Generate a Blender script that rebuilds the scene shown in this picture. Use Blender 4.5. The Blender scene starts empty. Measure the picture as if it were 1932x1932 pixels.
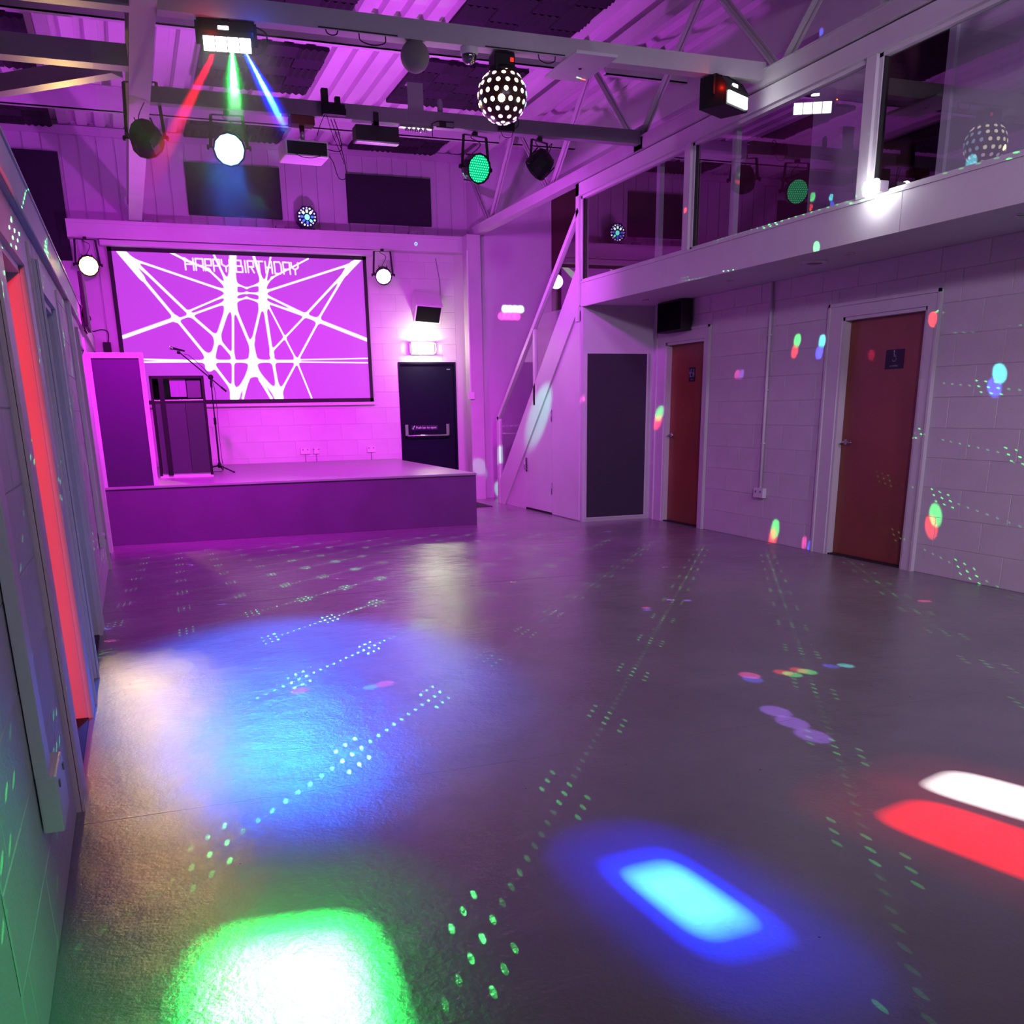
import bpy, bmesh, math, random
from mathutils import Vector, Matrix
random.seed(7)
S = bpy.context.scene
COL = S.collection

# ------------------------------------------------------------------ camera
cam_d = bpy.data.cameras.new('camera')
cam = bpy.data.objects.new('camera', cam_d); COL.objects.link(cam)
YAW, PITCH, ROLL = -0.358950466, -0.302693549, 0.0160743384
def rot(a, b, c):
    Rz = Matrix.Rotation(a, 3, 'Z'); Rx = Matrix.Rotation(b, 3, 'X'); Ry = Matrix.Rotation(c, 3, 'Y')
    return Rz @ Rx @ Ry
R3 = rot(YAW, PITCH, ROLL)
right, fwd, up = R3.col[0], R3.col[1], R3.col[2]
M = Matrix(((right.x, up.x, -fwd.x), (right.y, up.y, -fwd.y), (right.z, up.z, -fwd.z))).to_4x4()
M.translation = Vector((0, 0, 1.33))
cam.matrix_world = M
cam_d.sensor_width = 36
cam_d.lens = 1816.976 / 1932 * 36
cam_d.shift_y = (1335.527 - 966) / 1932
cam_d.clip_start = 0.02
S.camera = cam

# ------------------------------------------------------------------ colour management, render helpers
S.view_settings.view_transform = 'Standard'
S.view_settings.look = 'None'
S.view_settings.gamma = 1
S.view_settings.use_curve_mapping = False
S.view_settings.exposure = 0.0
S.cycles.use_denoising = True
S.cycles.max_bounces = 7
S.cycles.diffuse_bounces = 4
S.cycles.glossy_bounces = 4
S.cycles.transparent_max_bounces = 12
S.cycles.volume_bounces = 0
S.cycles.sample_clamp_indirect = 4
S.cycles.caustics_reflective = False
S.cycles.caustics_refractive = False
S.cycles.use_light_tree = True

w = bpy.data.worlds.new('world'); S.world = w; w.use_nodes = True
w.node_tree.nodes['Background'].inputs[0].default_value = (0.02, 0.015, 0.03, 1)
w.node_tree.nodes['Background'].inputs[1].default_value = 1.0

# ------------------------------------------------------------------ lamps
def aim(o, tgt):
    d = Vector(tgt) - o.location
    o.rotation_euler = d.to_track_quat('-Z', 'Y').to_euler()
def spot(name, loc, tgt, col, power, ang, blend=0.5, radius=0.03):
    l = bpy.data.lights.new(name, 'SPOT'); l.color = col; l.energy = power
    l.spot_size = math.radians(ang); l.spot_blend = blend; l.shadow_soft_size = radius
    o = bpy.data.objects.new(name, l); COL.objects.link(o); o.location = loc; aim(o, tgt)
    return o
def point(name, loc, col, power, radius=0.05):
    l = bpy.data.lights.new(name, 'POINT'); l.color = col; l.energy = power; l.shadow_soft_size = radius
    o = bpy.data.objects.new(name, l); COL.objects.link(o); o.location = loc
    return o
def area(name, loc, tgt, col, power, sx, sy):
    l = bpy.data.lights.new(name, 'AREA'); l.shape = 'RECTANGLE'; l.size = sx; l.size_y = sy
    l.color = col; l.energy = power
    o = bpy.data.objects.new(name, l); COL.objects.link(o); o.location = loc; aim(o, tgt)
    return o
def gobo(name, loc, tgt, power, a, b, core, edge, halo, roll=0.0, soft=0.12):
    """spot whose light is a soft rounded rectangle: half angles a, b (tangents)"""
    o = spot(name, loc, tgt, (1, 1, 1), power, math.degrees(math.atan(max(a, b) * 3.2)) * 2, 0.3, 0.0)
    o.rotation_euler.rotate_axis('Z', roll)
    l = o.data; l.use_nodes = True; nt = l.node_tree; n = nt.nodes; k = nt.links
    em = n['Emission']
    tc = n.new('ShaderNodeTexCoord'); sp = n.new('ShaderNodeSeparateXYZ'); k.new(tc.outputs['Normal'], sp.inputs[0])
    def m(op, x, y=None):
        q = n.new('ShaderNodeMath'); q.operation = op
        for i, v in enumerate((x, y)):
            if v is None: continue
            if isinstance(v, (int, float)): q.inputs[i].default_value = v
            else: k.new(v, q.inputs[i])
        return q.outputs[0]
    u = m('ABSOLUTE', m('DIVIDE', m('DIVIDE', sp.outputs[0], sp.outputs[2]), a))
    v = m('ABSOLUTE', m('DIVIDE', m('DIVIDE', sp.outputs[1], sp.outputs[2]), b))
    r = m('POWER', m('ADD', m('POWER', u, 4.0), m('POWER', v, 4.0)), 0.25)
    cr = n.new('ShaderNodeValToRGB'); k.new(m('DIVIDE', r, 3.0), cr.inputs[0])
    e = cr.color_ramp.elements
    e[0].position = 0.0; e[0].color = (*core, 1)
    e[1].position = 1.0; e[1].color = (0, 0, 0, 1)
    for p, c in ((0.333 - soft, core), (0.333 + soft * 0.3, edge), (0.333 + soft * 1.2, halo)):
        x = e.new(p); x.color = (*c, 1)
    k.new(cr.outputs[0], em.inputs['Color'])
    return o
LIGHTS_HERE = 1
HAZE = 0.9
MAG = (0.92, 0.002, 1.0)
# par cans on the far beam facing the stage wash it in magenta
spot('wash_left', (0.43, 9.52, 3.38), (1.0, 13.0, 0.5), MAG, 1000, 105, 1.0, 0.1)
spot('wash_right', (3.78, 9.45, 3.42), (3.0, 14.8, 0.4), MAG, 850, 60, 1.0, 0.1)
spot('wash_pink', (3.70, 9.45, 3.42), (1.85, 14.8, 0.95), (1.0, 0.4, 0.9), 230, 15, 1.0, 0.1)
spot('fill_floor', (2.78, 9.5, 3.50), (2.2, 9.6, 0.0), (0.75, 0.02, 1.0), 300, 130, 1.0, 0.1)  # added fill with no fixture, tints the floor for bounce light
spot('fill_stair', (2.78, 9.42, 3.48), (4.9, 12.2, 1.8), (0.75, 0.08, 1.0), 430, 90, 1.0, 0.1)  # added fill with no fixture, brightens the stair side
spot('fill_ceiling', (2.4, 10.7, 1.5), (2.4, 11.6, 5.0), (0.74, 0.09, 1.0), 620, 160, 1.0, 0.1)  # added fill hanging in mid-air, brightens the roof deck
spot('fill_ceiling_near', (2.6, 7.9, 2.9), (2.4, 8.4, 5.0), (0.85, 0.28, 1.0), 22, 165, 1.0, 0.1)  # second added fill for the nearer roof deck, no fixture
spot('fill_bay', (-1.9, 10.2, 3.2), (-1.7, 12.5, 4.3), (0.65, 0.05, 1.0), 230, 150, 1.0, 0.1)  # added fill for the dark side bay, no lamp modelled
spot('par_blue', (1.03, 9.2, 3.40), (0.70, 5.2, 0.0), (0.008, 0.14, 1.0), 5200, 24, 0.5, 0.2)
spot('par_green', (3.25, 9.15, 3.40), (3.6, 5.0, 0.0), (0.05, 1.0, 0.4), 40, 50, 1.0, 0.1)
spot('par_yellow', (-0.25, 14.46, 3.12), (0.1, 5.5, 0.0), (1.0, 0.66, 0.16), 430, 75, 1.0, 0.1)
spot('par_violet', (3.60, 14.47, 3.12), (3.0, 10.0, 0.2), (0.5, 0.15, 1.0), 50, 100, 1.0, 0.1)
point('bulkhead', (4.22, 14.64, 2.19), (1.0, 0.92, 0.62), 20, 0.05)
spot('bulkhead_throw', (4.22, 14.62, 2.19), (4.3, 9.9, 0.0), (0.9, 1.0, 0.55), 90, 46, 1.0, 0.08)
point('flood', (4.84, 5.87, 2.71), (0.9, 0.93, 1.0), 14, 0.02)
# unseen fill lights added behind the camera, aimed down the hall
spot('hall_fill', (3.6, -1.6, 3.7), (3.9, 4.8, 0.2), (0.74, 0.55, 0.92), 700, 80, 1.0, 0.2)
spot('hall_fill_left', (1.2, -1.6, 3.7), (0.8, 5.5, 0.6), (0.70, 0.62, 1.0), 150, 70, 1.0, 0.2)
point('balcony_fill', (5.45, 4.4, 4.2), (0.7, 0.6, 1.0), 7, 0.1)  # added fill so the balcony interior shows through the glass
point('balcony_fill_far', (7.2, 10.5, 4.0), (0.7, 0.10, 1.0), 14, 0.1)  # added fill for the far rooms behind the balcony
# beams of the left effect light
gobo('beam_green', (0.88, 7.16, 3.52), (0.165, 1.93, 0.0), 4600, 0.034, 0.037, (0.38, 1.0, 0.48), (0.03, 1.0, 0.12), (0.0, 0.06, 0.004), soft=0.105)
gobo('beam_blue', (0.95, 7.16, 3.52), (1.31, 2.12, 0.0), 36000, 0.0165, 0.020, (0.13, 0.85, 1.0), (0.0, 0.02, 1.0), (0.0, 0.0, 0.12), soft=0.18)
gobo('beam_white', (1.10, 7.16, 3.53), (2.70, 2.32, 0.0), 34000, 0.018, 0.018, (1, 1, 1), (0.6, 0.5, 0.5), (0.02, 0.0, 0.0))
gobo('beam_red', (1.10, 7.16, 3.50), (2.38, 2.06, 0.0), 34000, 0.020, 0.024, (1, 0.0, 0.0), (0.6, 0.0, 0.0), (0.03, 0.0, 0.0))
spot('beam_red_side', (0.80, 7.17, 3.52), (-0.15, 7.0, 2.0), (1.0, 0.0, 0.02), 1500, 8.5, 0.3, 0.012)
spot('beam_green_haze', (0.88, 7.17, 3.51), (0.735, 6.2, 2.87), (0.0, 1.0, 0.15), 700, 7.5, 1.0, 0.012)
spot('beam_blue_haze', (0.95, 7.17, 3.51), (1.022, 6.2, 2.84), (0.0, 0.02, 1.0), 2600, 8.0, 1.0, 0.012)
# added spots near the camera, unseen: red slit shaped to the near doorway, green wash on the near wall
gobo('slit_red', (0.55, -1.4, 2.6), (-0.397, 4.6, 0.95), 1700, 0.0095, 0.17, (1, 0.0, 0.0), (0.6, 0.0, 0.02), (0.03, 0.0, 0.0))
spot('green_side', (1.4, 0.2, 3.2), (-0.34, 1.75, 0.25), (0.02, 1.0, 0.25), 260, 24, 1.0, 0.1)
spot('hall_fill_right', (0.6, -1.8, 3.6), (5.84, 6.8, 1.5), (0.80, 0.58, 0.93), 1000, 52, 1.0, 0.2)  # unseen fill added to brighten the right wall
point('effect_glow_red', (0.76, 7.15, 3.60), (1.0, 0.02, 0.0), 0.6, 0.02)  # small point lights added to tint the effect light housings
point('effect_glow_blue', (1.03, 7.15, 3.62), (0.0, 0.1, 1.0), 0.6, 0.02)
point('effect_glow_red_far', (4.42, 7.17, 3.60), (1.0, 0.02, 0.0), 0.4, 0.004)
# coloured specks thrown by the sphere light
def speck(tgt, col, ang=1.3, p=900.0, src=(2.74, 7.30, 3.43)):
    s_ = Vector(src); d_ = (Vector(tgt) - s_); r_ = d_.length; d_.normalize()
    return spot('speck', s_ + d_*0.20, tgt, col, 2.6*p*(r_/4.0)**2, ang, 0.5, 0.004)
GR, RD, PK, BL, CY, VI, WG = (0.1, 1, 0.2), (1, 0.06, 0.03), (1, 0.08, 0.45), (0.08, 0.12, 1), (0.1, 0.9, 0.9), (0.4, 0.15, 1), (0.55, 1, 0.6)
for x in (5.36, 5.44, 5.52, 5.60): speck((x, 14.3, 2.71), WG, 0.55, 500)
for x in (5.30, 5.38, 5.46, 5.54): speck((x, 14.3, 2.61), PK, 0.55, 500)
for y, z, a, b in ((7.92, 1.83, GR, RD), (7.56, 1.80, CY, BL), (10.45, 1.17, GR, RD), (8.07, 0.09, GR, RD), (6.19, 1.96, GR, RD), (5.55, 1.46, CY, BL), (6.00, 0.42, GR, RD)):
    speck((5.84, y, z + 0.045), a, 2.0, 500); speck((5.84, y + 0.03, z - 0.05), b, 2.0, 500)
speck((5.84, 8.88, 1.61), PK, 1.4, 260); speck((5.84, 8.80, 1.61), VI, 1.4, 260); speck((5.84, 6.98, 1.73), PK, 1.5, 220)
speck((5.84, 7.60, 0.06), PK, 1.2, 400); speck((5.84, 7.52, 0.03), BL, 1.0, 400)
speck((5.94, 8.43, 4.54), GR, 1.7, 300); speck((5.94, 8.46, 4.46), RD, 1.7, 300); speck((5.94, 8.02, 4.36), BL, 1.2, 300)
speck((5.94, 7.98, 3.08), GR, 1.6, 400); speck((5.94, 8.0, 3.0), RD, 1.3, 400); speck((5.94, 7.72, 3.03), CY, 1.2, 400); speck((5.94, 7.70, 2.97), BL, 1.2, 400); speck((5.94, 6.15, 2.98), CY, 2.0, 300); speck((5.94, 6.10, 2.93), BL, 1.4, 400)
for x, y, c, a in ((2.81, 4.02, PK, 1.4), (2.78, 3.95, BL, 1.3), (3.0, 4.0, RD, 1.2), (3.1, 4.0, RD, 1.2), (3.02, 3.95, GR, 1.2), (3.12, 3.96, GR, 1.2), (3.30, 4.0, BL, 1.0), (3.38, 3.98, CY, 0.9),
                   (1.05, 4.63, PK, 1.3), (0.97, 4.60, CY, 1.0), (0.63, 4.68, PK, 1.2), (3.16, 5.77, PK, 1.1), (3.13, 5.70, BL, 1.0), (4.14, 7.24, VI, 0.9), (2.69, 7.13, PK, 0.9), (3.45, 5.95, VI, 1.0), (3.55, 5.88, VI, 1.0),
                   (4.78, 9.67, BL, 0.9), (4.55, 9.8, RD, 0.7), (5.01, 5.16, PK, 0.9), (0.36, 9.25, VI, 0.9), (1.46, 7.9, PK, 0.8), (0.47, 7.18, BL, 0.9), (1.57, 6.11, PK, 0.9), (3.94, 8.49, BL, 1.0), (-0.27, 6.26, PK, 1.0), (-0.31, 6.63, BL, 1.0),
                   (2.57, 3.46, VI, 1.6), (2.54, 3.30, VI, 1.6), (2.51, 3.12, VI, 1.6)):
    speck((x, y, 0), c, a, 600)
speck((4.93, 10.66, 1.41), PK, 0.8, 400); speck((4.90, 8.42, 3.0), RD, 1.6, 500, (3.4, 7.2, 3.4))
# green fan on the stair side, thrown along the wall by the green par can
spot('stair_green', (3.35, 9.42, 3.30), (4.93, 11.95, 1.22), (0.12, 1.0, 0.5), 900, 9, 0.7, 0.02)
spot('stair_green_low', (3.3, 9.42, 3.30), (4.93, 13.46, 0.66), (0.3, 1.0, 0.6), 1500, 2.6, 0.4, 0.02)
spot('column_green', (3.3, 9.42, 3.30), (4.86, 14.2, 0.45), (0.2, 1.0, 0.6), 700, 2.6, 0.6, 0.02)
# laser star field from the effect light on the ledge
lz = spot('laser', (2.60, 14.55, 3.86), (1.7, 4.9, 0.0), (0.06, 1.0, 0.16), 15000, 54, 0.15, 0.0)
lz.data.use_nodes = True; nt = lz.data.node_tree; n = nt.nodes; k = nt.links
tc = n.new('ShaderNodeTexCoord'); sp = n.new('ShaderNodeSeparateXYZ'); k.new(tc.outputs['Normal'], sp.inputs[0])
def m(op, x, y=None):
    q = n.new('ShaderNodeMath'); q.operation = op
    for i, v in enumerate((x, y)):
        if v is None: continue
        if isinstance(v, (int, float)): q.inputs[i].default_value = v
        else: k.new(v, q.inputs[i])
    return q.outputs[0]
u = m('DIVIDE', sp.outputs[0], sp.outputs[2]); v = m('DIVIDE', sp.outputs[1], sp.outputs[2])
ca, sa = math.cos(0.5), math.sin(0.5)
u2 = m('ADD', m('MULTIPLY', u, ca), m('MULTIPLY', v, sa)); v2 = m('SUBTRACT', m('MULTIPLY', v, ca), m('MULTIPLY', u, sa))
def cell(x, s): return m('SUBTRACT', m('FRACT', m('ADD', m('MULTIPLY', x, s), 50.5)), 0.5)      # -0.5..0.5
D = 250.0; BIG = D / 11
du, dv = cell(u2, D), cell(v2, D)
dot = m('LESS_THAN', m('ADD', m('MULTIPLY', du, du), m('MULTIPLY', dv, dv)), 0.026)
bu, bv = m('ABSOLUTE', cell(u2, BIG)), m('ABSOLUTE', cell(v2, BIG))
clus = m('MULTIPLY', m('LESS_THAN', bu, 1.5/11), m('LESS_THAN', bv, 1.5/11))
line = m('MULTIPLY', m('LESS_THAN', bv, 0.5/11), m('GREATER_THAN', v2, -2.0))
g = m('MULTIPLY', dot, m('ADD', clus, m('MULTIPLY', line, 0.3)))
k.new(g, n['Emission'].inputs['Strength'])


# ------------------------------------------------------------------ materials
def mat(name, col, rough=0.6, metal=0.0, emit=None, es=1.0, bump=0.0, bscale=30.0, vary=0.0, vscale=3.0, spec=0.5):
    m = bpy.data.materials.new(name); m.use_nodes = True; nt = m.node_tree; n = nt.nodes; k = nt.links
    b = n['Principled BSDF']
    b.inputs['Base Color'].default_value = (*col, 1); b.inputs['Roughness'].default_value = rough
    b.inputs['Metallic'].default_value = metal; b.inputs['Specular IOR Level'].default_value = spec
    if emit:
        b.inputs['Emission Color'].default_value = (*emit, 1); b.inputs['Emission Strength'].default_value = es
    if bump or vary:
        tc = n.new('ShaderNodeTexCoord')
    if vary:
        t = n.new('ShaderNodeTexNoise'); t.inputs['Scale'].default_value = vscale; t.inputs['Detail'].default_value = 5
        k.new(tc.outputs['Object'], t.inputs['Vector'])
        mp = n.new('ShaderNodeMapRange'); mp.inputs['To Min'].default_value = 1 - vary; mp.inputs['To Max'].default_value = 1 + vary
        mp.inputs['From Min'].default_value = 0.3; mp.inputs['From Max'].default_value = 0.7
        k.new(t.outputs[0], mp.inputs[0])
        mx = n.new('ShaderNodeVectorMath'); mx.operation = 'SCALE'; mx.inputs[0].default_value = col
        k.new(mp.outputs[0], mx.inputs['Scale']); k.new(mx.outputs[0], b.inputs['Base Color'])
    if bump:
        t = n.new('ShaderNodeTexNoise'); t.inputs['Scale'].default_value = bscale; t.inputs['Detail'].default_value = 4
        k.new(tc.outputs['Object'], t.inputs['Vector'])
        bp = n.new('ShaderNodeBump'); bp.inputs['Strength'].default_value = bump; bp.inputs['Distance'].default_value = 0.01
        k.new(t.outputs[0], bp.inputs['Height']); k.new(bp.outputs[0], b.inputs['Normal'])
    return m
def emis(name, col, s):
    m = bpy.data.materials.new(name); m.use_nodes = True; nt = m.node_tree; nt.nodes.clear()
    e = nt.nodes.new('ShaderNodeEmission'); e.inputs[0].default_value = (*col, 1); e.inputs[1].default_value = s
    o = nt.nodes.new('ShaderNodeOutputMaterial'); nt.links.new(e.outputs[0], o.inputs[0])
    return m
WHITE = mat('white_paint', (0.62, 0.60, 0.62), 0.45, bump=0.05, bscale=60, vary=0.04)
BLOCK = mat('painted_block', (0.60, 0.57, 0.60), 0.5, bump=0.3, bscale=90, vary=0.05, vscale=2.5)
MORTAR = mat('mortar_joint', (0.56, 0.53, 0.56), 0.8, bump=0.3, bscale=120)
PLASTER = mat('plaster', (0.58, 0.56, 0.60), 0.6, bump=0.05, bscale=40, vary=0.03)
STEEL = mat('painted_steel', (0.50, 0.47, 0.50), 0.4, bump=0.05, bscale=50, vary=0.06)
GREYSTEEL = mat('grey_steel', (0.22, 0.21, 0.24), 0.4, vary=0.08)
DECKM = mat('deck_sheet', (0.62, 0.56, 0.62), 0.4, vary=0.07, vscale=2.0)
CLAD = mat('cladding_board', (0.50, 0.46, 0.52), 0.5, vary=0.05)
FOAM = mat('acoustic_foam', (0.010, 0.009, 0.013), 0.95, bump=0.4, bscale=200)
FOAM_LIT = mat('acoustic_foam_lit', (0.026, 0.023, 0.032), 0.95, bump=0.4, bscale=200)  # same foam, lightened to paint in the shading of turned ridges
DARKPANEL = mat('dark_felt', (0.018, 0.016, 0.026), 0.9, bump=0.2, bscale=150, vary=0.1)
PLUM = mat('plum_grey_felt', (0.035, 0.028, 0.045), 0.8, bump=0.1, bscale=150)
BLACK = mat('black_plastic', (0.010, 0.010, 0.012), 0.5, spec=0.25)
BLACKM = mat('matt_black', (0.010, 0.010, 0.012), 0.7, bump=0.2, bscale=200)
GRILLE = mat('speaker_grille', (0.006, 0.006, 0.008), 0.9, bump=0.4, bscale=400, spec=0.05)
CHROME = mat('brushed_metal', (0.6, 0.6, 0.62), 0.22, metal=1.0)
WOOD = mat('door_veneer', (0.23, 0.058, 0.030), 0.38, vary=0.12, vscale=2.0)
REDWOOD = mat('brown_board', (0.14, 0.03, 0.02), 0.6)
NAVY = mat('navy_sign', (0.006, 0.006, 0.03), 0.6)
PRINT = mat('white_print', (0.75, 0.75, 0.8), 0.5)
SIGNPRINT = mat('grey_print', (0.25, 0.25, 0.34), 0.5)
EXITDOOR = mat('dark_door_paint', (0.005, 0.005, 0.018), 0.6, bump=0.05, bscale=60, spec=0.12)
STAGEFRONT = mat('stage_carpet', (0.15, 0.06, 0.18), 0.9, bump=0.5, bscale=250, vary=0.08)
RUBBER = mat('gasket_rubber', (0.01, 0.01, 0.01), 0.6)
PLASTIC = mat('white_plastic', (0.7, 0.68, 0.7), 0.35)
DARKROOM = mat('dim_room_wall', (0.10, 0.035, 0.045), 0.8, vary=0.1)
GLOWW = emis('lamp_white', (1.0, 0.98, 1.0), 14)

def floor_mat():
    m = bpy.data.materials.new('painted_concrete'); m.use_nodes = True; nt = m.node_tree; n = nt.nodes; k = nt.links
    b = n['Principled BSDF']; tc = n.new('ShaderNodeTexCoord')
    def noise(s, d=4, r=0.6):
        t = n.new('ShaderNodeTexNoise'); t.inputs['Scale'].default_value = s; t.inputs['Detail'].default_value = d
        t.inputs['Roughness'].default_value = r; k.new(tc.outputs['Object'], t.inputs['Vector']); return t.outputs[0]
    big = noise(0.7, 5)
    cr = n.new('ShaderNodeValToRGB'); k.new(big, cr.inputs[0])
    e = cr.color_ramp.elements; e[0].position = 0.35; e[0].color = (0.185, 0.190, 0.190, 1); e[1].position = 0.68; e[1].color = (0.260, 0.255, 0.258, 1)
    # small dark specks and scuffs in the paint
    vo = n.new('ShaderNodeTexVoronoi'); vo.inputs['Scale'].default_value = 5.5; k.new(tc.outputs['Object'], vo.inputs['Vector'])
    lt = n.new('ShaderNodeMath'); lt.operation = 'LESS_THAN'; k.new(vo.outputs['Distance'], lt.inputs[0]); lt.inputs[1].default_value = 0.022
    mx = n.new('ShaderNodeMix'); mx.data_type = 'RGBA'; k.new(lt.outputs[0], mx.inputs[0]); k.new(cr.outputs[0], mx.inputs[6]); mx.inputs[7].default_value = (0.05, 0.045, 0.05, 1)
    k.new(mx.outputs[2], b.inputs['Base Color'])
    mr = n.new('ShaderNodeMapRange'); k.new(noise(1.6, 5), mr.inputs[0]); mr.inputs['From Min'].default_value = 0.3; mr.inputs['From Max'].default_value = 0.7
    mr.inputs['To Min'].default_value = 0.15; mr.inputs['To Max'].default_value = 0.25
    k.new(mr.outputs[0], b.inputs['Roughness'])
    b.inputs['Specular IOR Level'].default_value = 0.45
    b1 = n.new('ShaderNodeBump'); b1.inputs['Distance'].default_value = 0.0040; b1.inputs['Strength'].default_value = 0.55
    k.new(noise(55, 5, 0.65), b1.inputs['Height'])
    b2 = n.new('ShaderNodeBump'); b2.inputs['Distance'].default_value = 0.012; b2.inputs['Strength'].default_value = 0.5
    k.new(noise(6, 4), b2.inputs['Height']); k.new(b1.outputs[0], b2.inputs['Normal'])
    k.new(b2.outputs[0], b.inputs['Normal'])
    return m
FLOORM = floor_mat()
def stage_mat():
    m = mat('stage_floor', (0.34, 0.30, 0.35), 0.28, bump=0.1, bscale=30, vary=0.05); return m
STAGETOP = stage_mat()
def glass_mat():
    m = bpy.data.materials.new('window_glass'); m.use_nodes = True; nt = m.node_tree; nt.nodes.clear()
    fr = nt.nodes.new('ShaderNodeFresnel'); fr.inputs[0].default_value = 1.62
    tr = nt.nodes.new('ShaderNodeBsdfTransparent'); tr.inputs[0].default_value = (0.93, 0.94, 0.95, 1)
    gl = nt.nodes.new('ShaderNodeBsdfGlossy'); gl.inputs['Roughness'].default_value = 0.0
    sc = nt.nodes.new('ShaderNodeMath'); sc.operation = 'MULTIPLY'; sc.use_clamp = True
    ge = nt.nodes.new('ShaderNodeNewGeometry'); iv = nt.nodes.new('ShaderNodeMath'); iv.operation = 'SUBTRACT'; iv.inputs[0].default_value = 2.0
    bf = nt.nodes.new('ShaderNodeMath'); bf.operation = 'MULTIPLY'; bf.inputs[1].default_value = 2.0; nt.links.new(ge.outputs['Backfacing'], bf.inputs[0]); nt.links.new(bf.outputs[0], iv.inputs[1]); nt.links.new(iv.outputs[0], sc.inputs[1])
    mx = nt.nodes.new('ShaderNodeMixShader'); o = nt.nodes.new('ShaderNodeOutputMaterial')
    nt.links.new(fr.outputs[0], sc.inputs[0]); nt.links.new(sc.outputs[0], mx.inputs[0]); nt.links.new(tr.outputs[0], mx.inputs[1]); nt.links.new(gl.outputs[0], mx.inputs[2]); nt.links.new(mx.outputs[0], o.inputs[0])
    return m
GLASS = glass_mat()

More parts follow.
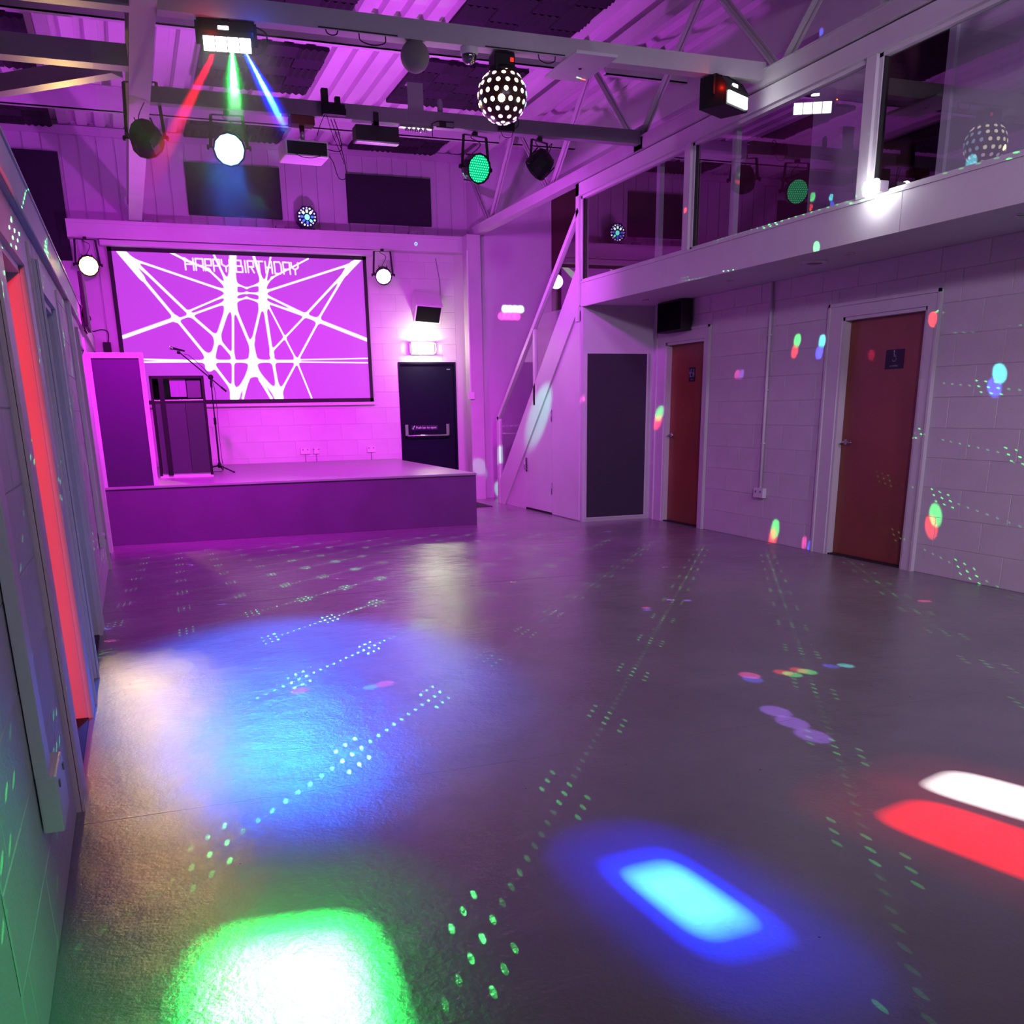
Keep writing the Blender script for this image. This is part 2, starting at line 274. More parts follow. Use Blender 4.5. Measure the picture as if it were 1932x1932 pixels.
# ------------------------------------------------------------------ mesh helpers
class MB:
    def __init__(s): s.v = []; s.f = []; s.sm = []
    def add(s, vs, fs, smooth=False, M=None):
        o = len(s.v)
        for p in vs:
            p = Vector(p)
            s.v.append(tuple(M @ p) if M is not None else tuple(p))
        for f in fs: s.f.append([o + i for i in f]); s.sm.append(smooth)
        return s
    def box(s, x0, x1, y0, y1, z0, z1, M=None):
        x0, x1 = min(x0, x1), max(x0, x1); y0, y1 = min(y0, y1), max(y0, y1); z0, z1 = min(z0, z1), max(z0, z1)
        return s.add([(x0,y0,z0),(x1,y0,z0),(x1,y1,z0),(x0,y1,z0),(x0,y0,z1),(x1,y0,z1),(x1,y1,z1),(x0,y1,z1)],
              [(0,3,2,1),(4,5,6,7),(0,1,5,4),(1,2,6,5),(2,3,7,6),(3,0,4,7)], M=M)
    def bbox(s, x0, x1, y0, y1, z0, z1, b, M=None):
        """box with chamfered edges"""
        bm = bmesh.new(); bmesh.ops.create_cube(bm, size=1)
        for v in bm.verts:
            v.co = Vector(((x0+x1)/2 + v.co.x*(x1-x0), (y0+y1)/2 + v.co.y*(y1-y0), (z0+z1)/2 + v.co.z*(z1-z0)))
        bmesh.ops.bevel(bm, geom=bm.edges[:], offset=b, segments=2, affect='EDGES', profile=0.6)
        bm.verts.index_update()
        s.add([v.co[:] for v in bm.verts], [[v.index for v in f.verts] for f in bm.faces], M=M); bm.free(); return s
    def prism(s, pts, d0, d1, axis='y', M=None):
        """polygon in the plane across axis, extruded d0..d1"""
        n = len(pts); vs = []
        for d in (d0, d1):
            for a, b in pts:
                vs.append({'y': (a, d, b), 'x': (d, a, b), 'z': (a, b, d)}[axis])
        fs = [list(range(n)), list(range(2*n-1, n-1, -1))]
        for i in range(n): fs.append([i, i + n, (i+1) % n + n, (i+1) % n])
        return s.add(vs, fs, M=M)
    def lathe(s, prof, n=24, M=None, caps=True, smooth=True):
        """profile (r, z) turned about z"""
        vs = []; fs = []
        for r, z in prof:
            for i in range(n):
                t = 2*math.pi*i/n; vs.append((r*math.cos(t), r*math.sin(t), z))
        for j in range(len(prof)-1):
            for i in range(n):
                fs.append((j*n+i, j*n+(i+1)%n, (j+1)*n+(i+1)%n, (j+1)*n+i))
        s.add(vs, fs, smooth, M)
        if caps:
            for j in (0, len(prof)-1):
                if prof[j][0] > 1e-4:
                    s.add([vs[j*n+i] for i in range(n)], [list(range(n)) if j else list(range(n))[::-1]], False, M)
        return s
    def bar(s, a, b, w_, h_, up_=(0, 0, 1)):
        """square bar from a to b"""
        a = Vector(a); b = Vector(b); d = (b-a); L = d.length; d.normalize()
        u = Vector(up_); side = d.cross(u)
        if side.length < 1e-4: side = d.cross(Vector((0, 1, 0)))
        side.normalize(); u2 = side.cross(d)
        M = Matrix((( side.x, d.x, u2.x, a.x), (side.y, d.y, u2.y, a.y), (side.z, d.z, u2.z, a.z), (0,0,0,1)))
        return s.box(-w_/2, w_/2, 0, L, -h_/2, h_/2, M)
    def tube(s, pts, r, n=8, smooth=True):
        pts = [Vector(p) for p in pts]; rings = []
        prev = None; vs = []; fs = []
        for i, p in enumerate(pts):
            t = (pts[min(i+1, len(pts)-1)] - pts[max(i-1, 0)]).normalized()
            if prev is None:
                a = t.cross(Vector((0, 0, 1)))
                if a.length < 0.05: a = t.cross(Vector((0, 1, 0)))
            else: a = prev - t * prev.dot(t)
            a.normalize(); prev = a; b = t.cross(a)
            rr = r[i] if isinstance(r, (list, tuple)) else r
            for j in range(n):
                q = 2*math.pi*j/n; vs.append(p + a*rr*math.cos(q) + b*rr*math.sin(q))
        for i in range(len(pts)-1):
            for j in range(n):
                fs.append((i*n+j, (i+1)*n+j, (i+1)*n+(j+1)%n, i*n+(j+1)%n))
        fs.append(list(range(n))); fs.append([(len(pts)-1)*n + j for j in range(n)][::-1])
        return s.add(vs, fs, smooth)
    def build(s, name, m, parent=None, loc=None):
        me = bpy.data.meshes.new(name); me.from_pydata(s.v, [], s.f); me.update()
        bm = bmesh.new(); bm.from_mesh(me); bmesh.ops.recalc_face_normals(bm, faces=bm.faces[:]); bm.to_mesh(me); bm.free()
        if len(me.polygons) == len(s.sm): me.polygons.foreach_set('use_smooth', s.sm)
        for mm in (m if isinstance(m, list) else [m]): me.materials.append(mm)
        o = bpy.data.objects.new(name, me); COL.objects.link(o)
        if parent is not None: o.parent = parent
        if loc is not None: o.location = loc
        return o
def curve_pts(ctrl, n=10):
    """Catmull-Rom through control points"""
    c = [Vector(p) for p in ctrl]; c = [c[0]*2 - c[1]] + c + [c[-1]*2 - c[-2]]; out = []
    for i in range(1, len(c)-2):
        for k in range(n):
            t = k/n; p0, p1, p2, p3 = c[i-1:i+3]
            out.append(0.5*((2*p1) + (p2-p0)*t + (2*p0-5*p1+4*p2-p3)*t*t + (3*p1-p0-3*p2+p3)*t**3))
    out.append(c[-2]); return out
def tag(o, label, cat, group=None, kind=None):
    o['label'] = label; o['category'] = cat
    if group: o['group'] = group
    if kind: o['kind'] = kind
    return o
def thing(name, loc, label, cat, group=None, rot_=None):
    o = bpy.data.objects.new(name, None); COL.objects.link(o); o.location = loc; o.empty_display_size = 0.1
    if rot_ is not None: o.rotation_euler = rot_
    return tag(o, label, cat, group)
def struct(o, label=None):
    o['kind'] = 'structure'
    if label: o['label'] = label
    return o
def look(direction, upv=(0, 0, 1)):
    """euler that turns local +Z to direction, local Y roughly up"""
    return Vector(direction).normalized().to_track_quat('Z', 'Y').to_euler()
# ================================================================== THE SETTING
XL, XW, XG, YG = -0.34, 5.84, 4.93, 14.85
YB = -4.0                                   # wall behind the camera
# floor: three slabs of painted concrete with open joints
f = MB()
for a, b in ((YB, 3.3285), (3.3305, 7.195), (7.205, 15.0)): f.box(-3.3, 8.7, a, b, -0.12, 0.0)
f.box(-3.3, 8.7, YB, 15.0, -0.2, -0.12)
struct(f.build('floor', FLOORM))
# corrugated roof deck, ribs along the hall
prof = []; x = -3.4
while x < 8.8:
    prof += [(x, 4.81), (x + 0.115, 4.81), (x + 0.135, 4.865), (x + 0.195, 4.865)]; x += 0.215
vs = [(px, y, pz) for y in (YB, 15.2) for px, pz in prof]; n_ = len(prof)
struct(MB().add(vs, [(i, i+1, n_+i+1, n_+i) for i in range(n_-1)]).build('ceiling', DECKM))
# purlins across the hall
for i, y in enumerate((13.12, 10.25, 7.38, 4.51, 1.64)):
    pr = MB()
    for xa, xb in ((-3.3, 4.87), (4.99, 8.7)): pr.box(xa, xb, y, y+0.012, 4.57, 4.805); pr.box(xa, xb, y, y+0.07, 4.57, 4.582); pr.box(xa, xb, y-0.07, y+0.012, 4.795, 4.806)
    q = pr.build('purlin', STEEL)
    tag(q, ['pressed steel purlin under the roof deck nearest the stage end wall', 'pressed steel purlin under the roof deck between the two hanging light beams',
            'pressed steel purlin crossing above the near light beam', 'pressed steel purlin overhead, second from the camera',
            'pressed steel purlin overhead, nearest the camera'][i], 'purlin', 'purlins under the roof deck')

def rect_minus(r, holes):
    """rectangle (u0,u1,z0,z1) minus hole rectangles"""
    out = [r]
    for h in holes:
        nx = []
        for (a, b, c, d) in out:
            if h[0] >= b or h[1] <= a or h[2] >= d or h[3] <= c: nx.append((a, b, c, d)); continue
            if h[0] > a: nx.append((a, h[0], c, d))
            if h[1] < b: nx.append((h[1], b, c, d))
            a2, b2 = max(a, h[0]), min(b, h[1])
            if h[3] < d: nx.append((a2, b2, h[3], d))
            if h[2] > c: nx.append((a2, b2, c, h[2]))
        out = nx
    return out
_blk = {}
def block_mesh(wd, ht):
    key = (round(wd, 3), round(ht, 3))
    if key not in _blk:
        c = 0.002; t = 0.003
        vs = [(-wd/2, -ht/2, 0), (wd/2, -ht/2, 0), (wd/2, ht/2, 0), (-wd/2, ht/2, 0),
              (-wd/2+c, -ht/2+c, t), (wd/2-c, -ht/2+c, t), (wd/2-c, ht/2-c, t), (-wd/2+c, ht/2-c, t)]
        me = bpy.data.meshes.new('block'); me.from_pydata(vs, [], [(4,5,6,7),(0,1,5,4),(1,2,6,5),(2,3,7,6),(3,0,4,7)]); me.update()
        me.materials.append(BLOCK); _blk[key] = me
    return _blk[key]
def blocks(parent, axis, pos, sgn, u0, u1, z0, z1, holes, off=0.0, bw=0.46, bh=0.225, limit=300):
    """painted concrete blocks in stretcher bond, each its own object"""
    n = 0; k = int(z0 / bh)
    for row in range(k, int(math.ceil(z1 / bh))):
        u = u0 - bw + ((off + (bw/2 if row % 2 else 0)) % bw)
        while u < u1:
            a, b, c, d = max(u, u0), min(u + bw, u1), max(row*bh, z0), min((row+1)*bh, z1)
            u += bw
            if b - a < 0.03 or d - c < 0.03: continue
            for (a2, b2, c2, d2) in rect_minus((a, b, c, d), holes):
                wd, ht = b2 - a2 - 0.003, d2 - c2 - 0.003
                if wd < 0.025 or ht < 0.025 or n >= limit: continue
                o = bpy.data.objects.new('block', block_mesh(wd, ht)); COL.objects.link(o); o.parent = parent
                uc, zc = (a2+b2)/2, (c2+d2)/2; dd = random.uniform(0, 0.0012) * sgn
                if axis == 'x':
                    o.matrix_local = Matrix(((0, 0, sgn, pos + dd), (-sgn, 0, 0, uc), (0, 1, 0, zc), (0, 0, 0, 1))) if sgn < 0 else Matrix(((0, 0, 1, pos + dd), (1, 0, 0, uc), (0, 1, 0, zc), (0, 0, 0, 1)))
                else:
                    o.matrix_local = Matrix(((1, 0, 0, uc), (0, 0, -1, pos + dd), (0, 1, 0, zc), (0, 0, 0, 1)))
                n += 1
    return n
def wall_x(name, x0, x1, rects, m=MORTAR):
    b = MB()
    for (a, c, z0, z1) in rects: b.box(x0, x1, a, c, z0, z1)
    return struct(b.build(name, m))

# ---- right wall under the balcony, with its two doorways
D2 = (6.30, 7.29, 0.0, 2.02); D1 = (9.50, 10.34, 0.0, 2.0)
wr = wall_x('wall_right', XW, XW + 0.12, rect_minus((YB, 14.3, 0, 2.45), [D1, D2]))
holes = [D1, D2, (9.38, 10.54, 0, 2.13), (6.17, 7.47, 0, 2.135)]
blocks(wr, 'x', XW, -1, 4.6, 10.62, 0, 2.42, holes, off=0.245)

def door_right(idx, y0, y1, zt, hy, sign):
    """door in the right wall: lining, leaf, handle, closer gap"""
    root = MB(); o0, o1, ot = sign
    fr = MB()
    fr.box(XW-0.022, XW+0.01, y1, o1, 0, ot); fr.box(XW-0.022, XW+0.01, o0, y0, 0, ot); fr.box(XW-0.022, XW+0.01, y0, y1, zt, ot)
    fr.box(XW-0.034, XW-0.02, o1-0.025, o1, 0, ot); fr.box(XW-0.034, XW-0.02, o0, o0+0.025, 0, ot); fr.box(XW-0.034, XW-0.02, o0, o1, ot-0.025, ot)
    fr.box(XW-0.01, XW+0.12, y1-0.028, y1, 0, zt); fr.box(XW-0.01, XW+0.12, y0, y0+0.028, 0, zt); fr.box(XW-0.01, XW+0.12, y0, y1, zt-0.028, zt)
    d = struct(fr.build('door_%d' % idx, WHITE))
    lf = MB(); lf.bbox(XW+0.055, XW+0.098, y0+0.031, y1-0.031, 0.012, zt-0.031, 0.002); leaf = lf.build('door_leaf', WOOD, d); leaf['label'] = 'red-brown veneered door leaf'
    th = MB(); th.box(XW+0.0, XW+0.12, y0+0.028, y1-0.028, 0, 0.010); t = th.build('threshold', BLACKM, d)
    h = MB(); h.lathe([(0.024, 0), (0.024, 0.006), (0.010, 0.008), (0.009, 0.045)], 16, Matrix.Translation((XW+0.055, hy, 0.99)) @ Matrix.Rotation(-math.pi/2, 4, 'Y'))
    h.tube([(XW+0.012, hy, 0.99), (XW+0.010, hy-0.03, 0.992), (XW+0.012, hy-0.12, 0.99)], 0.009)
    h.build('handle', CHROME, d)
    return d, leaf
d2, leaf2 = door_right(2, *D2[:2], 2.02, 7.20, (6.17, 7.47, 2.135))
d1, leaf1 = door_right(1, *D1[:2], 2.0, 10.26, (9.40, 10.54, 2.13))
# door signs with white pictograms
def pict(kind, cx, cy, s, b):
    """small standing figures and a wheelchair symbol, drawn flat in y,z on x = cx"""
    X0, X1 = cx - 0.0015, cx
    def disc(y, z, r, n=12): b.prism([(y + r*math.cos(2*math.pi*i/n), z + r*math.sin(2*math.pi*i/n)) for i in range(n)], X0, X1, 'x')
    def seg(y0, z0, y1, z1, wd):
        d = Vector((y1-y0, z1-z0)); d.normalize(); p = Vector((-d.y, d.x)) * wd/2
        b.prism([(y0+p.x, z0+p.y), (y1+p.x, z1+p.y), (y1-p.x, z1-p.y), (y0-p.x, z0-p.y)], X0, X1, 'x')
    if kind == 'man':
        y, z = cy, s
        disc(y, z+0.034, 0.009); seg(y, z+0.022, y, z-0.006, 0.020); seg(y-0.006, z-0.004, y-0.006, z-0.040, 0.008); seg(y+0.006, z-0.004, y+0.006, z-0.040, 0.008)
        seg(y-0.014, z+0.020, y-0.016, z-0.006, 0.005); seg(y+0.014, z+0.020, y+0.016, z-0.006, 0.005)
    elif kind == 'woman':
        y, z = cy, s
        disc(y, z+0.034, 0.009); b.prism([(y-0.006, z+0.022), (y+0.006, z+0.022), (y+0.018, z-0.018), (y-0.018, z-0.018)], X0, X1, 'x')
        seg(y-0.005, z-0.016, y-0.005, z-0.040, 0.006); seg(y+0.005, z-0.016, y+0.005, z-0.040, 0.006)
    else:
        y, z = cy, s
        disc(y+0.008, z+0.044, 0.009); seg(y+0.008, z+0.034, y+0.004, z+0.004, 0.009); seg(y+0.006, z+0.014, y-0.014, z+0.014, 0.006)
        seg(y+0.004, z+0.004, y-0.016, z+0.003, 0.008); seg(y-0.016, z+0.003, y-0.024, z-0.022, 0.007)
        R_ = 0.024; pts = [(y+0.004 + R_*math.cos(a), z-0.010 + R_*math.sin(a)) for a in [math.radians(t) for t in range(100, 350, 18)]]
        for p, q in zip(pts, pts[1:]): seg(p[0], p[1], q[0], q[1], 0.006)
def text_mesh(name, body, size, m, parent, mtx, ext=0.0008):
    c = bpy.data.curves.new(name, 'FONT'); c.body = body; c.size = size; c.extrude = ext; c.align_x = 'CENTER'; c.align_y = 'CENTER'
    t = bpy.data.objects.new(name, c); COL.objects.link(t)
    dg = bpy.context.evaluated_depsgraph_get(); me = bpy.data.meshes.new_from_object(t.evaluated_get(dg)); bpy.data.objects.remove(t)
    me.materials.clear(); me.materials.append(m); me.name = name
    o = bpy.data.objects.new(name, me); COL.objects.link(o); o.parent = parent; o.matrix_local = mtx
    return o
MX = Matrix(((0, 0, -1, 0), (-1, 0, 0, 0), (0, 1, 0, 0), (0, 0, 0, 1)))      # text facing -x, reading towards -y
def at(x, y, z, B=MX): q = B.copy(); q.translation = Vector((x, y, z)); return q
sx = XW + 0.055
sg = thing('toilet_sign', (sx, 9.85, 1.645), 'small dark square plaque with three pale figures on the far wooden door', 'sign')
p = MB().bbox(-0.004, 0, -0.065, 0.065, -0.075, 0.075, 0.001); p.build('plaque', NAVY, sg)
b = MB(); pict('man', -0.004, 0.038, 0.012, b); pict('chair', -0.004, 0.0, 0.008, b); pict('woman', -0.004, -0.038, 0.012, b); b.build('pictogram', SIGNPRINT, sg)
text_mesh('lettering', 'TOILETS', 0.016, SIGNPRINT, sg, at(-0.0045, 0, -0.052))
sg = thing('toilet_sign', (sx, 6.69, 1.655), 'wide navy plaque with a single pale pictogram on the near wooden door', 'sign')
MB().bbox(-0.004, 0, -0.105, 0.105, -0.075, 0.075, 0.001).build('plaque', NAVY, sg)
b = MB(); pict('chair', -0.004, 0.0, 0.018, b); b.build('pictogram', SIGNPRINT, sg)
text_mesh('lettering', 'ACCESSIBLE', 0.018, SIGNPRINT, sg, at(-0.0045, 0, -0.052))

# ---- balcony: slab, fascia, soffit
sl = MB(); sl.box(XG+0.02, 8.7, YB, 10.68, 2.45, 2.64); sl.box(5.9, 8.7, 10.68, 14.3, 2.45, 2.64); sl.box(XG+0.02, XW+0.05, YB, 10.66, 2.42, 2.45)
struct(sl.build('ceiling_2', PLASTER))
fb = MB(); fb.box(XG-0.012, XG+0.02, YB, 5.655, 2.40, 2.645); fb.box(XG-0.012, XG+0.02, 5.66, 10.69, 2.40, 2.645); fb.box(XG-0.005, XG+0.10, 10.68, 10.70, 2.40, 2.645)
fb.box(XG-0.02, XG+0.10, YB, 10.69, 2.645, 2.665)
struct(fb.build('trim_1', WHITE))
# end wall of the space under the balcony, facing the camera, with the dark panel
st = MB(); st.box(XG, XW+0.05, 10.65, 10.70, 0, 2.42); ew = struct(st.build('wall_recess', PLASTER))
dp = thing('dark_board', (5.365, 10.648, 0.975), 'tall charcoal board filling the recess wall left of the far wooden door', 'panel')
MB().bbox(-0.385, 0.385, -0.012, 0, -0.925, 0.925, 0.002).build('felt_face', PLUM, dp)
fr_ = MB(); fr_.box(-0.40, -0.385, -0.016, 0, -0.94, 0.94); fr_.box(0.385, 0.40, -0.016, 0, -0.94, 0.94); fr_.box(-0.385, 0.385, -0.016, 0, 0.925, 0.94); fr_.box(-0.385, 0.385, -0.016, 0, -0.94, -0.925)
fr_.build('edge_strip', WHITE, dp)

# ---- gable wall behind the stage
gb = MB()
for r in rect_minus((-3.3, 5.1, 0, 3.49), [(3.84, 4.74, 0, 1.995)]): gb.box(r[0], r[1], YG, YG+0.15, r[2], r[3])
gb.box(-3.3, 8.7, YG+0.02, YG+0.15, 3.49, 4.9)
gw = struct(gb.build('wall_stage', MORTAR))
blocks(gw, 'y', YG, -1, 0.07, 4.76, 0.6, 3.49, [(3.84, 4.74, 0, 1.995), (0.07, 3.35, 1.5, 3.3)], off=0.1, limit=296)
# vertical cladding boards above the ledge and at the left end of the wall
def board(x0, x1, z0, z1, y=YG+0.02):
    b = MB(); b.add([(x0, y, z0), (x0+0.006, y-0.018, z0), (x1-0.006, y-0.018, z0), (x1, y, z0), (x0, y, z1), (x0+0.006, y-0.018, z1), (x1-0.006, y-0.018, z1), (x1, y, z1)],
                    [(0, 1, 5, 4), (1, 2, 6, 5), (2, 3, 7, 6), (0, 3, 2, 1), (4, 5, 6, 7)])
    return b.build('board', CLAD, gw)
x = -1.70
while x < 4.95:
    board(x, min(x + 0.205, 5.0), 3.70, 4.70); x += 0.215
for i in range(5): board(-1.0 + i*0.215, -1.0 + i*0.215 + 0.205, 0.0, 3.49, YG)
eb = MB(); eb.box(-3.3, 5.0, YG-0.04, YG+0.02, 4.70, 4.80); struct(eb.build('trim_2', CLAD))
lg = MB(); lg.box(-0.46, 4.99, YG-0.22, YG+0.03, 3.49, 3.70); lg.box(-0.46, 4.99, YG-0.24, YG-0.22, 3.66, 3.70); struct(lg.build('trim_3', WHITE))
cb = MB(); cb.box(4.755, 4.925, 14.18, 14.40, 0, 3.66); cb.box(4.74, 4.94, 14.15, 14.18, 0, 3.66); struct(cb.build('trim_4', STEEL))
# stairwell back wall
wb = MB(); wb.box(XG, 6.1, 14.3, 14.4, 0, 3.65); wb.box(5.0, 6.1, 14.3, 14.4, 3.65, 4.85); wb.box(4.99, 5.02, 14.35, YG+0.1, 0, 4.85); struct(wb.build('wall_stairwell', PLASTER))
# ---- walls of the rooms beyond the balcony
wm = MB(); X2 = 5.94
wm.box(X2, X2+0.12, YB, 14.3, 4.37, 4.87); wm.box(X2, X2+0.12, 7.29, 8.05, 2.64, 4.37); wm.box(X2, X2+0.12, YB, 6.40, 2.64, 4.37); wm.box(X2-0.03, X2+0.13, 6.40, 6.47, 2.64, 4.37)
struct(wm.build('wall_balcony', PLASTER))
wo = MB(); wo.box(8.6, 8.7, YB, 15.0, 2.64, 4.87); wo.box(X2+0.12, 8.6, 7.6, 7.7, 2.64, 4.87); wo.box(X2+0.12, 8.6, 5.0, 5.1, 2.64, 4.87); wo.box(6.1, 8.6, 14.3, 14.4, 2.64, 4.87)
struct(wo.build('wall_outer', DARKROOM))
# ---- left partition with three doorways
L1 = (3.75, 4.62, 0.0, 1.90); L2 = (5.55, 6.45, 0.0, 1.90); L3 = (9.45, 10.42, 0.0, 1.90)
ZL = 2.29
wl = wall_x('wall_left', XL-0.14, XL, rect_minus((YB, 14.83, 0, ZL), [L1, L2, L3]))
blocks(wl, 'x', XL, 1, 1.9, 10.95, 0, 2.115, [L1, L2, L3, (3.45, 4.86, 0, 2.02), (5.36, 6.62, 0, 2.02), (9.3, 10.55, 0, 2.02)], off=0.12)
ft = MB(); ft.box(XL-0.16, XL+0.028, YB, 14.82, 2.125, ZL+0.012); ft.box(XL-0.16, XL+0.036, YB, 14.82, ZL+0.012, ZL+0.026); struct(ft.build('trim_5', WHITE))
def door_left(idx, y0, y1, zt, o0, o1, leafm, depth=0.10, label=None):
    fr = MB()
    fr.box(XL-0.005, XL+0.022, y1, o1, 0, zt+0.12); fr.box(XL-0.005, XL+0.022, o0, y0, 0, zt+0.12); fr.box(XL-0.005, XL+0.022, y0, y1, zt, zt+0.12)
    fr.box(XL+0.02, XL+0.032, o0, o0+0.02, 0, zt+0.12); fr.box(XL+0.02, XL+0.032, o1-0.02, o1, 0, zt+0.12)
    fr.box(XL-depth-0.04, XL+0.0, y1-0.03, y1, 0, zt); fr.box(XL-depth-0.04, XL+0.0, y0, y0+0.03, 0, zt); fr.box(XL-depth-0.04, XL, y0, y1, zt-0.03, zt)
    d = struct(fr.build('door_%d' % idx, WHITE))
    lf = MB(); lf.bbox(XL-depth-0.04, XL-depth, y0+0.033, y1-0.033, 0.01, zt-0.033, 0.002); leaf = lf.build('door_leaf', leafm, d)
    if label: leaf['label'] = label
    th = MB(); th.box(XL-depth, XL+0.004, y0+0.03, y1-0.03, 0, 0.012); th.build('threshold', BLACKM, d)
    h = MB(); hy = y0+0.09
    h.lathe([(0.024, 0), (0.024, 0.006), (0.010, 0.008), (0.009, 0.05)], 16, Matrix.Translation((XL-depth, hy, 0.99)) @ Matrix.Rotation(math.pi/2, 4, 'Y'))
    h.tube([(XL-depth+0.05, hy, 0.99), (XL-depth+0.052, hy+0.03, 0.99), (XL-depth+0.05, hy+0.12, 0.99)], 0.009)
    h.build('handle', CHROME, d)
    return d
REDDOOR = mat('door_paint', (0.35, 0.33, 0.35), 0.4, vary=0.05)
door_left(3, *L1[:2], 1.90, 3.45, 4.86, mat('dark_brown_door', (0.07, 0.03, 0.03), 0.5, vary=0.05))
door_left(4, *L2[:2], 1.90, 5.36, 6.62, mat('tinted_door_glass', (0.03, 0.035, 0.04), 0.12), 0.06, 'dark glazed door leaf')
door_left(5, *L3[:2], 1.90, 9.3, 10.55, REDDOOR)
# outer wall of the side bay, wall behind the camera
MBo = MB(); MBo.box(-3.4, -3.3, YB, 15.0, 0, 4.9); struct(MBo.build('wall_bay', PLASTER))
MBo = MB(); MBo.box(-3.4, 8.8, YB-0.1, YB, 0, 4.9); struct(MBo.build('wall_rear', PLASTER))

# ================================================================== STEELWORK
def ibeam(mb, a, b, wd, ht, tf=0.014, tw=0.012):
    """I section centred on the line a-b at its underside"""
    a = Vector(a); b = Vector(b)
    for z, w_, h_ in ((tf/2, wd, tf), (ht - tf/2, wd, tf)): mb.bar(a + Vector((0, 0, z)), b + Vector((0, 0, z)), w_, h_)
    mb.bar(a + Vector((0, 0, ht/2)), b + Vector((0, 0, ht/2)), tw, ht - 2*tf)
b = MB(); ibeam(b, (0.38, YB, 3.71), (0.38, YG-0.2, 3.71), 0.16, 0.22, 0.03)
tag(b.build('steel_beam', STEEL), 'long pale steel beam running overhead from camera to the stage end wall', 'beam')
b = MB(); b.box(-3.3, 0.30, 7.25, 7.36, 3.70, 3.82); b.box(0.46, 4.885, 7.25, 7.36, 3.70, 3.82)
tag(b.build('steel_beam', STEEL), 'near cross beam carrying the dotted sphere light and two effect lights', 'beam')
b = MB(); b.box(0.46, 4.885, 9.24, 9.34, 3.705, 3.82); b.box(4.87, 4.88, 9.21, 9.38, 3.66, 3.86)
tag(b.build('steel_beam', GREYSTEEL), 'far grey cross beam hung with lamps and the projector', 'beam')
b = MB(); b.box(-3.3, 0.30, 8.46, 8.60, 3.72, 3.86); tag(b.build('steel_beam', STEEL), 'short cross beam in the left side bay above the partition', 'beam')
b = MB(); b.bar((0.22, 8.70, 3.78), (-3.2, 11.7, 3.78), 0.12, 0.12); tag(b.build('brace', STEEL), 'diagonal steel brace meeting the long overhead beam in the left bay', 'brace')
# lattice girder above the balcony glazing
tr = thing('lattice_girder', (0, 0, 0), 'white lattice girder with zigzag webs running above the balcony glazing', 'girder')
b = MB(); b.box(4.87, 4.99, YB, 14.28, 3.665, 3.775); b.box(4.86, 4.875, YB, 14.28, 3.765, 3.775); b.build('bottom_chord', STEEL, tr)
b = MB(); b.box(4.88, 4.98, YB, 14.8, 4.64, 4.75); b.build('top_chord', STEEL, tr)
bot = [13.73, 11.62, 9.45, 7.15, 4.9, 2.7]; topn = [14.75, 12.72, 10.5, 8.25, 6.0, 3.8, 1.7]
for i, y in enumerate(bot):
    for ty, o_ in ((topn[i], 0.02), (topn[i+1], -0.02)):
        b = MB(); p0 = Vector((XG, y + (0.05 if ty > y else -0.05), 3.77)); p1 = Vector((XG, ty + (-0.05 if ty > y else 0.05), 4.65))
        b.bar(p0, p1, 0.05, 0.008); d_ = (p1-p0).normalized(); nrm = Vector((0, -d_.z, d_.y)) * 0.022
        b.bar(p0 + nrm + Vector((0.02, 0, 0)), p1 + nrm + Vector((0.02, 0, 0)), 0.008, 0.05); b.bar(p0, p1, 0.006, 0.05)
        b.build('web_bar', STEEL, tr)
b = MB()
# ---- glazing along the balcony: head frame, posts, panes
gz = MB(); gz.box(4.90, 4.99, YB, 10.80, 3.535, 3.655); gz.box(4.90, 4.99, 10.72, 10.80, 2.25, 3.655); gz.box(4.895, 4.93, YB, 10.72, 3.525, 3.54)
g = struct(gz.build('window_1', WHITE)); g['label'] = 'balcony glazing in white frames below the girder'
PY = [10.72, 8.42, 6.06, 3.9, 1.7, YB]
for y in PY[1:-1]:
    MB().box(4.905, 4.985, y-0.05, y+0.05, 2.665, 3.535).build('post', WHITE, g)
for a, b_ in zip(PY, PY[1:]):
    hi, lo = a - (0.05 if a < 10 else 0), b_ + 0.05
    fr = MB(); fr.box(4.93, 4.975, lo, lo+0.035, 2.665, 3.535); fr.box(4.93, 4.975, hi-0.035, hi, 2.665, 3.535); fr.box(4.93, 4.975, lo, hi, 3.50, 3.535); fr.box(4.93, 4.975, lo, hi, 2.665, 2.685)
    q = fr.build('sash', WHITE, g)
    rb = MB(); rb.box(4.94, 4.965, lo+0.035, lo+0.047, 2.685, 3.50); rb.box(4.94, 4.965, hi-0.047, hi-0.035, 2.685, 3.50); rb.build('gasket', RUBBER, q)
    MB().box(4.962, 4.968, lo+0.035, hi-0.035, 2.685, 3.50).build('pane', GLASS, q)
ib = MB()
for y in (9.15, 7.85): MB().box(5.02, 5.07, y-0.03, y+0.03, 2.64, 3.64).build('mullion', WHITE, g)

# ================================================================== STAIR
stair = thing('staircase', (0, 0, 0), 'white boxed-in staircase with glass balustrade rising to the balcony', 'staircase')
Y0s, Y1s, ZR = 13.46, 10.70, 2.64
sl_ = ZR / (Y0s - Y1s)
def zs(y): return (Y0s - y) * sl_
pts = [(13.50, 0.0), (13.50, 0.10), (10.70, 0.10 + 2.8*sl_ * 0.985), (10.70, 2.42), (13.28, 0.0)]
b = MB(); b.prism([(13.50, 0), (13.50, 0.25), (10.70, 2.90), (10.70, 2.42), (13.22, 0)], XG-0.025, XG+0.02, 'x'); b.build('stringer', WHITE, stair)
